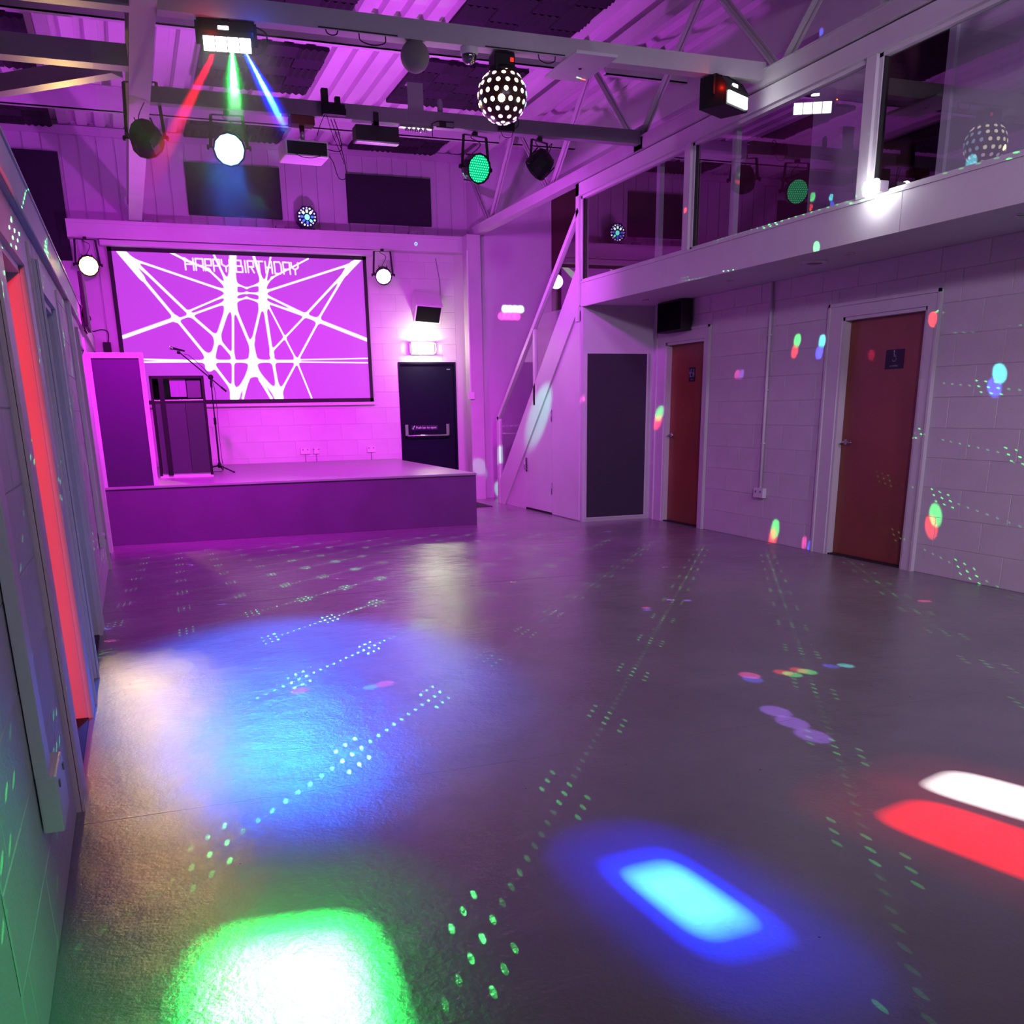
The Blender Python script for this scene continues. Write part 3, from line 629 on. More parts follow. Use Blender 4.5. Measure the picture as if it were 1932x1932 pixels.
# panelling under the stringer, split by the cupboard doors
b = MB(); b.prism([(13.22, 0), (10.702, 2.42), (10.702, 0)], XG+0.002, XG+0.02, 'x'); b.build('side_panel', WHITE, stair)
b = MB(); b.prism([(12.46, 0.03), (12.46, 0.70), (11.545, 1.57), (11.545, 0.03)], XG-0.010, XG+0.002, 'x'); cd_ = b.build('cupboard_door', WHITE, stair)
b = MB(); b.prism([(11.535, 0.012), (11.535, 1.58), (10.72, 2.36), (10.72, 0.012)], XG-0.010, XG+0.002, 'x'); b.build('cupboard_door', WHITE, stair)
b = MB(); b.box(XG-0.004, XG+0.01, 11.55, 12.45, 0, 0.026); b.build('plinth_gap', BLACKM, stair)
for z in (0.33, 1.22):
    hb = MB(); hb.box(XG-0.016, XG-0.009, 11.525, 11.555, z-0.07, z+0.07); hb.tube([(XG-0.016, 11.54, z-0.07), (XG-0.016, 11.54, z+0.07)], 0.006); hb.build('hinge', CHROME, cd_)
hb = MB(); hb.bbox(XG-0.020, XG-0.009, 12.36, 12.42, 0.50, 0.68, 0.004); hb.tube([(XG-0.045, 12.39, 0.53), (XG-0.045, 12.39, 0.65)], 0.006); hb.tube([(XG-0.02, 12.39, 0.53), (XG-0.045, 12.39, 0.53)], 0.005); hb.tube([(XG-0.02, 12.39, 0.65), (XG-0.045, 12.39, 0.65)], 0.005); hb.build('pull_handle', CHROME, cd_)
N = 13
for i in range(N):
    ya = Y0s - (i)*(Y0s-Y1s)/N; yb = Y0s - (i+1)*(Y0s-Y1s)/N; z = (i+1)*ZR/N
    b = MB(); b.box(XG+0.02, XW, yb-0.02, ya, z-0.04, z); b.box(XG+0.02, XW, ya-0.015, ya, z-ZR/N, z-0.03); b.build('tread', PLASTER, stair)
b = MB(); b.bar((XG-0.005, 13.47, 1.17), (XG-0.005, 10.74, 3.40), 0.05, 0.06); b.build('handrail', WHITE, stair)
b = MB(); b.box(XG-0.03, XG+0.03, 13.42, 13.50, 0.0, 1.2); b.build('newel_post', WHITE, stair)
b = MB(); b.box(XG-0.025, XG+0.02, 12.05, 12.11, 1.35, 2.26); b.build('baluster_post', WHITE, stair)
b = MB(); b.prism([(13.42, 0.30), (13.42, 1.13), (12.12, 2.20), (12.12, 1.53)], XG-0.004, XG+0.004, 'x'); b.build('glass_pane', GLASS, stair)
b = MB(); b.prism([(12.04, 1.62), (12.04, 2.28), (10.80, 3.30), (10.80, 2.80)], XG-0.004, XG+0.004, 'x'); b.build('glass_pane', GLASS, stair)

# ================================================================== STAGE
sg_ = thing('stage', (0, 0, 0), 'low raised stage with dark front and pale glossy top below the projection screen', 'stage')
MB().bbox(XL+0.009, 3.722, 11.0, YG-0.02, 0.0, 0.575, 0.004).build('carcass', STAGEFRONT, sg_)
MB().bbox(XL+0.009, 3.730, 10.99, YG-0.02, 0.576, 0.600, 0.004).build('deck', STAGETOP, sg_)
mt = MB(); mt.bbox(3.75, 4.62, 12.95, 13.9, 0.0, 0.008, 0.003); tag(mt.build('door_mat', BLACKM), 'thin black mat on the floor right of the stage', 'mat')
# ================================================================== ACOUSTIC TREATMENT
def tile_mesh(name, m, along):
    b = MB(); W_, H_, T0, T1 = 0.303, 0.292, 0.0, -0.036
    n = 4; vs = []; fs = []
    b.box(-W_/2, W_/2, -H_/2, H_/2, -0.018, 0)
    for i in range(n):
        if along:
            a, c = -W_/2 + i*W_/n, -W_/2 + (i+1)*W_/n
            b.add([(a, -H_/2, -0.018), (c, -H_/2, -0.018), ((a+c)/2, -H_/2, T1), (a, H_/2, -0.018), (c, H_/2, -0.018), ((a+c)/2, H_/2, T1)], [(0, 1, 2), (3, 5, 4), (0, 2, 5, 3), (2, 1, 4, 5)])
        else:
            a, c = -H_/2 + i*H_/n, -H_/2 + (i+1)*H_/n
            b.add([(-W_/2, a, -0.018), (-W_/2, c, -0.018), (-W_/2, (a+c)/2, T1), (W_/2, a, -0.018), (W_/2, c, -0.018), (W_/2, (a+c)/2, T1)], [(0, 1, 2), (3, 5, 4), (0, 2, 5, 3), (2, 1, 4, 5)])
    o = b.build(name, m); me = o.data; bpy.data.objects.remove(o); return me
TA, TB = tile_mesh('foam_tile', FOAM, True), tile_mesh('foam_tile', FOAM_LIT, False)
def roof_panel(x0, y0, label):
    t = thing('acoustic_panel', (x0 + 0.625, y0 + 0.75, 4.806), label, 'panel', 'foam panels under the roof')
    MB().box(-0.61, 0.61, -0.735, 0.735, -0.012, 0).build('backing_board', DARKPANEL, t)
    for i in range(4):
        for j in range(5):
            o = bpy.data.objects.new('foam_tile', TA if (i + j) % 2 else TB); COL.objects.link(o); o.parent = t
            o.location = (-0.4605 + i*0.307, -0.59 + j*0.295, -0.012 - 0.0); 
for (x0, nx) in ((-1.70, 'over left bay'), (1.09, 'left of centre'), (3.25, 'right of centre')):
    for (y0, ny) in ((13.55, 'nearest the stage wall'), (11.10, 'just beyond the far cross beam'), (8.66, 'between the two cross beams, nearer side'), (5.5, 'overhead')):
        roof_panel(x0, y0, 'dark foam tile panel %s, %s' % (nx, ny))
for (a, b_, z0, z1, lab) in ((1.08, 2.30, 3.85, 4.47, 'plain dark rectangular panel above the projection screen, left one'), (3.22, 4.43, 3.85, 4.46, 'plain dark rectangular panel on the end wall above the fire door side'),
                       (-1.72, -0.45, 3.24, 4.49, 'large black panel high at the left end of the stage wall')):
    t = thing('wall_panel', ((a+b_)/2, YG-0.001, (z0+z1)/2), lab, 'panel')
    w2, h2 = (b_-a)/2, (z1-z0)/2
    MB().bbox(-w2, w2, -0.05, 0, -h2, h2, 0.006).build('felt_face', DARKPANEL, t)
    fr_ = MB()
    for q in ((-w2-0.002, w2+0.002, -h2-0.004, -h2+0.006), (-w2-0.002, w2+0.002, h2-0.006, h2+0.004), (-w2-0.004, -w2+0.006, -h2, h2), (w2-0.006, w2+0.004, -h2, h2)): fr_.box(q[0], q[1], -0.040, 0.0, q[2], q[3])
    fr_.build('edge_trim', BLACKM, t)

# ================================================================== LIGHT FIXTURES
def disc_pts(r, n): return [(r*math.cos(2*math.pi*i/n), r*math.sin(2*math.pi*i/n)) for i in range(n)]
def par_can(x, y, ztop, drop, d, label, lens_m, leds=None, r=0.125, cable=1, wall=False):
    t = thing('par_can', (x, y, ztop), label, 'stage light', 'par cans')
    c = Vector((0, 0, -drop)); d = Vector(d).normalized(); s = d.cross(Vector((0, 0, 1))).normalized(); u = s.cross(d)
    Mx = Matrix(((s.x, u.x, d.x, c.x), (s.y, u.y, d.y, c.y), (s.z, u.z, d.z, c.z), (0, 0, 0, 1)))
    b = MB(); b.lathe([(0.045, -0.115), (r*0.78, -0.10), (r*0.97, -0.03), (r*1.0, 0.045), (r*1.04, 0.05), (r*1.04, 0.065), (r*0.93, 0.066), (r*0.92, 0.045)], 12, Mx, caps=True, smooth=False)
    for i in range(6):
        a = math.pi*2*i/6; b.box(-0.006, 0.006, -0.004, 0.004, -0.09, 0.03, Mx @ Matrix.Rotation(a, 4, 'Z') @ Matrix.Translation((r*0.97, 0, 0)))
    b.build('housing', BLACK, t)
    b = MB(); b.lathe([(0.0, 0.052), (r*0.6, 0.052), (r*0.93, 0.050), (r*0.93, 0.046)], 20, Mx, smooth=False); b.build('lens', lens_m, t)
    if leds:
        b = MB(); step = 0.023; k = int(r/step) + 1
        for i in range(-k, k+1):
            for j in range(-k, k+1):
                px, py = (i + 0.5*(j % 2))*step, j*step*0.87
                if px*px + py*py < (r*0.87)**2: b.lathe([(0.0075, 0.053), (0.0068, 0.057), (0.0, 0.058)], 6, Mx @ Matrix.Translation((px, py, 0)), smooth=False)
        o = b.build('led_array', leds, t)
    # yoke
    zt = -0.03
    pL, pR = c + s*(r + 0.022), c - s*(r + 0.022)
    b = MB()
    top = Vector((0, 0, zt)); tl, tr_ = top + s*(r + 0.018)*0.86, top - s*(r + 0.018)*0.86
    b.bar(tl, tr_, 0.028, 0.006); b.bar(pL, tl, 0.026, 0.006, d); b.bar(pR, tr_, 0.026, 0.006, d)
    b.build('yoke', BLACKM, t)
    for p_, sg2 in ((pL, 1), (pR, -1)):
        b = MB(); q = s*sg2; mm = Matrix.Translation(p_) @ q.to_track_quat('Z', 'Y').to_matrix().to_4x4(); b.lathe([(0.006, -0.02), (0.006, 0.012), (0.020, 0.012), (0.020, 0.026), (0.014, 0.030)], 10, mm); b.build('tilt_knob', BLACK, t)
    b = MB(); b.bbox(-0.022, 0.022, -0.022, 0.022, zt, 0.0, 0.003); b.build('clamp', BLACKM, t)
    if cable:
        back = c - d*0.11
        b = MB(); b.tube(curve_pts([back, back - d*0.06 + Vector((0, 0, 0.06)), Vector((0.05, 0.0, -0.10)), Vector((-0.03, 0.02, -0.04)), Vector((0.01, 0.03, 0.0))], 6), 0.004, 6); b.build('power_cable', BLACKM, t)
    return t, c + Vector((x, y, ztop))
LENS_OFF = mat('unlit_lens', (0.03, 0.03, 0.035), 0.15)
E_BLUE = emis('led_blue_white', (0.16, 0.45, 1.0), 16)
E_YEL = emis('led_warm_yellow', (1.0, 0.84, 0.14), 9)
E_VIO = emis('led_violet_white', (0.75, 0.5, 1.0), 3.5)
E_GREEN = emis('led_green', (0.04, 1.0, 0.45), 1.6)
GREENLENS = mat('green_lens', (0.0, 0.05, 0.03), 0.2, emit=(0.0, 0.75, 0.25), es=0.55)
ZB = 3.70
par_can(0.40, 9.36, 3.90, 0.43, (0.25, 0.9, -0.35), 'unlit black par can seen from behind at the left end of the far beam', LENS_OFF, r=0.13)
par_can(1.05, 9.30, ZB, 0.27, (-0.12, -0.9, -0.42), 'blazing blue-white par can hanging from the left half of the far beam', E_BLUE, r=0.128)
par_can(3.22, 9.30, ZB, 0.29, (0.22, -0.9, -0.22), 'par can with visible green diodes on the far beam', GREENLENS, E_GREEN, r=0.122)
par_can(3.85, 9.30, ZB, 0.22, (-0.45, 0.78, -0.55), 'unlit black par can tilted away at the right end of the far beam', LENS_OFF, r=0.115)
par_can(-0.26, 14.58, 3.49, 0.33, (0.12, -0.95, -0.32), 'bright yellow par can under the ledge left of the screen', E_YEL, r=0.125)
par_can(3.62, 14.58, 3.49, 0.34, (-0.15, -0.9, -0.45), 'bright violet-white par can under the ledge right of the screen', E_VIO, r=0.115)
# the ledge overhead carries both wall par cans
E_WHITE = emis('effect_window_white', (0.95, 1.0, 1.0), 9)
E_RED = emis('effect_window_red', (1.0, 0.03, 0.02), 1.5)
E_BLU = emis('effect_window_blue', (0.03, 0.12, 1.0), 1.2)
def derby(x, y, z, label, yaw, left_red=True):
    t = thing('effect_light', (x, y, z), label, 'effect light', 'multi-beam effect lights', (0, 0, yaw))
    W_ = 0.165
    b = MB(); prof = [(-0.10, -0.11), (-0.10, 0.02), (-0.05, 0.09), (0.06, 0.10), (0.13, 0.10), (0.13, -0.11)]
    b.prism([(p_[0], p_[1] - 0.11) for p_ in prof], -W_, W_, 'x'); b.build('housing', BLACK, t)
    # row of windows along the lower front and an upper window
    for i in range(4):
        a = -0.145 + i*0.0735
        q = MB(); q.bbox(a, a + 0.068, -0.112, -0.098, -0.205, -0.125, 0.003); q.build('window_lens', [E_RED if left_red == 2 and i == 0 else E_WHITE], t)
    q = MB(); q.bbox(-0.05, 0.015, -0.094, -0.078, -0.085, -0.060, 0.003); q.build('upper_lens', E_WHITE, t)
    b = MB(); b.bar((-W_-0.01, 0, -0.14), (-W_-0.01, 0, -0.01), 0.03, 0.005, (0, 1, 0)); b.bar((W_+0.01, 0, -0.14), (W_+0.01, 0, -0.01), 0.03, 0.005, (0, 1, 0)); b.box(-W_-0.012, W_+0.012, -0.016, 0.016, -0.010, -0.004); b.build('bracket', BLACKM, t)
    b = MB(); b.bbox(-0.025, 0.025, -0.025, 0.025, -0.004, 0.0, 0.001); b.build('clamp', BLACKM, t)
    b = MB(); b.tube(curve_pts([(0.10, 0.12, -0.16), (0.22, 0.12, -0.13), (0.25, 0.06, -0.04), (0.12, 0.02, 0.0)], 8), 0.005, 6); b.build('power_cable', BLACKM, t)
    return t
derby(0.87, 7.30, ZB, 'white-hot effect light throwing red, green and blue beams from the near beam', math.radians(-6))
derby(4.57, 7.30, ZB, 'effect light with a glowing window at the right end of the near beam', math.radians(28))
# perforated sphere light
SX, SY, SZ, SR = 2.74, 7.30, 3.43, 0.172
t = thing('sphere_light', (SX, SY, ZB), 'dark ball light covered in glowing round lenses under the near beam', 'effect light')
b = MB(); b.lathe([(SR*math.sin(math.radians(a)), SZ - ZB + SR*math.cos(math.radians(a))) for a in range(0, 181, 9)], 36, caps=False)
b.build('ball', mat('dark_ball_shell', (0.05, 0.018, 0.012), 0.3), t)
b = MB(); b.bbox(-0.075, 0.075, -0.075, 0.075, -0.145, -0.01, 0.02); b.lathe([(0.085, -0.15), (0.095, -0.12), (0.095, -0.10), (0.075, -0.09)], 16); b.build('motor_housing', BLACK, t)
b = MB(); b.bbox(0.035, 0.06, -0.08, -0.074, -0.075, -0.05, 0.002); b.build('indicator_lamp', E_RED, t)
b = MB(); b.box(-0.03, 0.03, -0.03, 0.03, -0.012, 0.0); b.build('clamp', BLACKM, t)
E_HOLE = emis('lens_glow_warm', (1.0, 0.88, 0.62), 3.0); E_HOLEP = emis('lens_glow_pink', (1.0, 0.62, 0.95), 1.8); E_HOLEB = emis('lens_glow_blue', (0.45, 0.68, 1.0), 1.6); E_HOT = emis('lens_glow_hot', (1.0, 0.8, 0.45), 14)
lm = {}
def lens_obj(m):
    if m.name not in lm:
        q = MB(); q.lathe([(0.0, 0.005), (0.0125, 0.004), (0.0165, 0.0)], 10, caps=False); o = q.build('ball_lens', m); lm[m.name] = o.data; bpy.data.objects.remove(o)
    return lm[m.name]
for i, pol in enumerate(range(28, 171, 20)):
    n_ = max(5, int(round(2*math.pi*SR*math.sin(math.radians(pol)) / 0.066)))
    for j in range(n_):
        a = 2*math.pi*(j + 0.5*(i % 2))/n_; dv = Vector((math.sin(math.radians(pol))*math.cos(a), math.sin(math.radians(pol))*math.sin(a), math.cos(math.radians(pol))))
        vis = dv.dot(Vector((-0.35, -0.9, -0.25)))
        m_ = E_HOLEP if pol > 125 else (E_HOLEB if dv.x > 0.72 else E_HOLE)
        if dv.dot(Vector((-0.30, -0.93, -0.26)).normalized()) > 0.96: m_ = E_HOT
        o = bpy.data.objects.new('ball_lens', lens_obj(m_)); COL.objects.link(o); o.parent = t
        o.matrix_local = Matrix.Translation(Vector((0, 0, SZ - ZB)) + dv*SR) @ dv.to_track_quat('Z', 'Y').to_matrix().to_4x4() @ Matrix.Scale(1.5 if m_ is E_HOT else 1.0, 4)
# moon flower effect light standing on the ledge
t = thing('effect_light', (2.60, 14.68, 3.70), 'octagonal effect light with blue diodes standing on the ledge above the screen', 'effect light')
b = MB(); R_ = 0.145; oc = [(R_*math.cos(math.radians(22.5 + 45*i)), 0.155 + R_*math.sin(math.radians(22.5 + 45*i))) for i in range(8)]
b.prism(oc, -0.09, 0.07, 'y'); b.box(-0.10, 0.10, -0.06, 0.06, 0, 0.02); b.build('housing', mat('dark_blue_housing', (0.012, 0.010, 0.035), 0.3), t)
EB1 = emis('diode_blue', (0.05, 0.10, 1.0), 2.5); EB2 = emis('diode_white', (0.7, 0.95, 1.0), 4); EB3 = emis('diode_cyan', (0.15, 0.95, 0.85), 3); EB4 = emis('diode_violet', (0.45, 0.35, 1.0), 2.5)
for i in range(16):
    a = 2*math.pi*i/16; q = MB(); q.prism([(0.108*math.cos(a) + 0.011*math.cos(c_), 0.155 + 0.108*math.sin(a) + 0.011*math.sin(c_)) for c_ in [k_*math.pi/4 for k_ in range(8)]], -0.096, -0.09, 'y'); q.build('diode', [EB1, EB4, EB1, EB2][i % 4] if i % 2 else EB4, t)
for i in range(8):
    a = 2*math.pi*i/8 + math.pi/2; ca, sa = math.cos(a), math.sin(a); q = MB()
    q.prism([(ca*r_ - sa*w_, 0.155 + sa*r_ + ca*w_) for r_, w_ in ((0.052, -0.012), (0.088, -0.014), (0.088, 0.014), (0.052, 0.012))], -0.098, -0.09, 'y'); q.build('diode_bar', [EB2, EB2, EB1, EB1, EB1, EB3, EB1, EB2][i], t)
q = MB(); q.lathe([(0.035, 0.0), (0.030, 0.006), (0.0, 0.012)], 12, Matrix.Translation((0, -0.09, 0.15)) @ Matrix.Rotation(math.pi/2, 4, 'X')); q.build('centre_lens', EB3, t)
# fire door bulkhead lamp
t = thing('bulkhead_lamp', (4.22, YG-0.002, 2.19), 'glaring white oval emergency lamp above the fire door', 'lamp')
b = MB(); b.bbox(-0.20, 0.20, -0.035, 0, -0.095, 0.095, 0.02); b.build('base', PLASTIC, t)
b = MB(); b.bbox(-0.165, 0.165, -0.10, -0.03, -0.075, 0.075, 0.035); b.build('diffuser', emis('bulkhead_glow', (1.0, 0.93, 0.80), 6), t)
for s_ in (-1, 1):
    b = MB(); b.tube(curve_pts([(s_*0.185, -0.03, 0.08), (s_*0.19, -0.10, 0.05), (s_*0.19, -0.10, -0.05), (s_*0.185, -0.03, -0.08)], 6), 0.008); b.build('guard_bar', PLASTIC, t)
# little flood lamp at the foot of the glazing
t = thing('flood_lamp', (4.90, 5.87, 2.665), 'dazzling white lamp on the balcony ledge below the glazing', 'lamp')
b = MB(); b.bbox(-0.05, 0.03, -0.06, 0.06, 0.0, 0.07, 0.008); b.build('housing', PLASTIC, t)
b = MB(); b.bbox(-0.085, -0.045, -0.065, 0.065, -0.015, 0.080, 0.02); b.build('lens', emis('flood_glow', (0.97, 0.97, 1.0), 60), t)
# downlights in the soffit, and a round vent
for (x, y, r, lab) in ((5.37, 10.02, 0.045, 'small recessed downlight in the balcony underside nearest the dark board'), (5.37, 8.38, 0.045, 'small recessed downlight in the balcony underside by the surface conduit'),
                       (5.33, 6.66, 0.045, 'small recessed downlight in the balcony underside above the near wooden door'), (5.31, 5.05, 0.045, 'small recessed downlight in the balcony underside at the right edge')):
    t = thing('downlight', (x, y, 2.42), lab, 'lamp', 'downlights under the balcony')
    b = MB(); b.lathe([(r, 0.0), (r, -0.006), (r*0.75, -0.007), (r*0.7, -0.001)], 20, caps=False); b.build('bezel', CHROME, t)
    b = MB(); b.lathe([(0, -0.0015), (r*0.72, -0.0015)], 20, caps=False); b.build('lens', RUBBER, t)
t = thing('ceiling_vent', (5.35, 7.10, 2.42), 'round grey vent in the underside of the balcony', 'vent')
b = MB(); b.lathe([(0.10, 0), (0.10, -0.01), (0.075, -0.018), (0.07, -0.012)], 24, caps=False); b.build('rim', PLASTIC, t)
b = MB(); b.lathe([(0.0, -0.022), (0.055, -0.02), (0.06, -0.012), (0.0, -0.010)], 24, caps=False); b.build('disc', GREYSTEEL, t)

# ================================================================== THINGS ON THE BEAMS
t = thing('projector', (1.665, 9.30, ZB), 'white projector hanging from the far beam', 'projector', None, (0, 0, math.radians(2)))
b = MB(); b.bbox(-0.185, 0.185, -0.15, 0.16, -0.325, -0.20, 0.012); b.build('body', PLASTIC, t)
b = MB(); b.bbox(-0.165, 0.17, -0.153, -0.148, -0.312, -0.215, 0.002); b.build('rear_panel', BLACK, t)
b = MB(); b.lathe([(0.045, 0.0), (0.045, 0.03), (0.035, 0.035), (0.0, 0.03)], 20, Matrix.Translation((-0.09, 0.16, -0.26)) @ Matrix.Rotation(-math.pi/2, 4, 'X')); b.build('lens', BLACK, t)
b = MB(); b.tube([(0, 0, -0.20), (0, 0, -0.06)], 0.022, 12); b.box(-0.06, 0.06, -0.06, 0.06, -0.205, -0.195); b.build('mount_pole', CHROME, t)
b = MB(); b.bbox(-0.10, 0.10, -0.07, 0.07, -0.065, -0.0, 0.003); q = b.build('mount_board', REDWOOD, t); q['label'] = 'red-brown wooden mounting block'
b = MB(); b.tube(curve_pts([(0.15, -0.155, -0.26), (0.30, -0.10, -0.25), (0.31, -0.05, -0.12), (0.27, -0.02, 0.03)], 8), 0.004, 6)
b.tube(curve_pts([(0.15, -0.155, -0.28), (0.22, -0.12, -0.34), (0.27, -0.10, -0.46), (0.34, -0.08, -0.44), (0.33, -0.05, -0.26), (0.25, -0.03, 0.0)], 8), 0.0035, 6)
b.tube(curve_pts([(-0.12, -0.155, -0.30), (-0.05, -0.17, -0.335), (0.05, -0.17, -0.335), (0.14, -0.155, -0.30)], 8), 0.003, 6); b.build('cable', BLACKM, t)
t = thing('blackout_box', (2.30, 9.27, ZB), 'long black box with a silver lower edge strapped under the far beam', 'equipment')
b = MB(); b.bbox(-0.19, 0.19, -0.07, 0.09, -0.155, -0.035, 0.010); b.build('case', BLACKM, t)
b = MB(); b.bbox(-0.19, 0.185, -0.075, 0.0, -0.172, -0.156, 0.003); b.build('silver_strip', CHROME, t)
b = MB(); b.box(-0.02, 0.02, -0.045, -0.03, -0.036, 0.07); b.box(-0.02, 0.02, -0.045, 0.06, -0.036, -0.001); b.build('strap', BLACKM, t)
t = thing('junction_bracket', (1.93, 9.24, 3.765), 'black clamp block with trailing leads on the middle of the far beam', 'equipment')
b = MB(); b.bbox(-0.10, 0.09, -0.07, -0.001, -0.055, 0.03, 0.006); b.bbox(-0.10, -0.045, -0.06, -0.003, 0.03, 0.14, 0.004); b.bbox(0.01, 0.055, -0.07, -0.01, 0.02, 0.085, 0.008); b.lathe([(0.035, 0), (0.038, 0.05), (0.02, 0.06)], 12, Matrix.Translation((0.07, -0.03, -0.05))); b.build('block', BLACK, t)
b = MB(); b.tube(curve_pts([(-0.08, -0.05, -0.05), (-0.13, -0.06, -0.14), (-0.16, -0.05, -0.22)], 8), 0.003, 6); b.tube(curve_pts([(-0.07, -0.05, -0.05), (-0.03, -0.06, -0.20), (0.04, -0.05, -0.36), (0.06, -0.04, -0.42)], 8), 0.003, 6); b.build('lead', BLACKM, t)
t = thing('power_supply', (3.49, 9.24, 3.75), 'black plug-in power block on the far beam between two par cans', 'equipment')
b = MB(); b.bbox(-0.075, 0.075, -0.05, -0.001, -0.045, 0.03, 0.006); b.bbox(-0.06, -0.02, -0.045, -0.005, 0.03, 0.055, 0.004); b.bbox(0.01, 0.06, -0.045, -0.005, 0.03, 0.055, 0.004); b.build('block', BLACK, t)
b = MB(); b.tube(curve_pts([(0.04, -0.03, 0.05), (0.10, -0.04, 0.08), (0.11, -0.04, 0.01), (0.06, -0.04, -0.03)], 8), 0.004, 6); b.tube(curve_pts([(-0.06, -0.04, -0.04), (-0.03, -0.04, -0.09), (0.04, -0.04, -0.09), (0.065, -0.04, -0.03)], 8), 0.003, 6); b.build('lead', BLACKM, t)
t = thing('hanger_plate', (2.66, 9.30, 3.82), 'grey vertical plate rising from the far beam', 'bracket')
MB().box(-0.07, 0.07, -0.065, -0.058, -0.09, 0.20).build('plate', GREYSTEEL, t)
b = MB(); b.box(-0.07, 0.07, -0.065, 0.02, 0.20, 0.206); b.build('lip', GREYSTEEL, t)
t = thing('sensor', (2.90, 9.30, 3.82), 'small grey capsule sensor on top of the far beam', 'sensor')
b = MB(); b.lathe([(0.0, 0.12), (0.018, 0.11), (0.024, 0.09), (0.024, 0.02), (0.018, 0.005), (0.018, 0.0)], 14); b.build('capsule', GREYSTEEL, t)
t = thing('spot_cluster', (2.67, 9.28, 3.705), 'small bright chrome fitting under the far beam beside the long black box', 'bracket')
b = MB(); b.box(-0.16, 0.15, -0.03, 0.03, -0.02, 0.0); b.build('plate', CHROME, t)
b = MB()
for i in range(5): b.lathe([(0.0, -0.018), (0.015, -0.012), (0.018, 0.0), (0.012, 0.012)], 10, Matrix.Translation((-0.09 + i*0.042, -0.01, -0.035)))
b.build('bolt_head', CHROME, t)
t = thing('dock_box', (2.90, 9.27, ZB), 'flat black frame bracket hooked under the far beam', 'bracket')
b = MB(); b.tube([(-0.10, -0.04, -0.08), (-0.10, -0.04, 0.02), (-0.05, -0.04, 0.045), (0.10, -0.04, 0.045), (0.10, -0.04, 0.0), (-0.06, -0.04, 0.0)], 0.004, 6); b.build('frame', BLACKM, t)
b = MB(); b.box(-0.03, 0.03, -0.04, -0.03, 0.0, 0.05); b.build('hook', BLACKM, t)
# near beam: grey ball, dome camera, flat plate, cable loops
t = thing('ball_speaker', (2.11, 7.30, ZB), 'grey round ball fitting under the near beam', 'speaker')
b = MB(); b.lathe([(0.098*math.sin(math.radians(a)), -0.085 + 0.098*math.cos(math.radians(a))) for a in range(30, 181, 10)], 24, caps=False); b.build('ball', mat('grey_ball', (0.24, 0.24, 0.22), 0.6, bump=0.4, bscale=300), t)
b = MB(); b.lathe([(0.05, -0.012), (0.05, 0.0)], 16); b.build('base', GREYSTEEL, t)
t = thing('dome_camera', (2.50, 7.30, ZB), 'small glossy dome camera under the near beam', 'camera')
b = MB(); b.lathe([(0.062, 0.0), (0.062, -0.03), (0.055, -0.04)], 20); b.build('base', PLASTIC, t)
b = MB(); b.lathe([(0.052*math.cos(math.radians(a)), -0.045 - 0.055*math.sin(math.radians(a))) for a in range(0, 91, 10)], 20, caps=False); b.build('dome', mat('smoked_dome', (0.25, 0.22, 0.26), 0.06, metal=0.9), t)
t = thing('heater_panel', (3.37, 7.36, 3.695), 'flat white square plate fixed under the near beam', 'panel')
MB().bbox(-0.16, 0.16, -0.29, 0.28, -0.022, 0.0, 0.004).build('plate', WHITE, t)
b = MB(); b.lathe([(0.012, -0.026), (0.012, -0.02)], 10); b.build('screw', BLACK, t)
t = thing('cable_drop', (0, 7.298, ZB), 'thin black cable looping under the near beam', 'cable')
for (x0, x1, dz) in ((1.50, 1.58, 0.03), (1.72, 1.90, 0.06), (3.00, 3.13, 0.05)):
    b = MB(); b.tube(curve_pts([(x0, -0.04, 0.0), (x0 + 0.01, -0.045, -dz*0.7), ((x0+x1)/2, -0.045, -dz), (x1 - 0.01, -0.045, -dz*0.7), (x1, -0.04, 0.0)], 6), 0.004, 6); b.build('loop', BLACKM, t)
for xa, xb in ((1.45, 1.98), (2.60, 3.20)): MB().box(xa, xb, -0.056, -0.051, 0.004, 0.010).build('run', BLACKM, t)

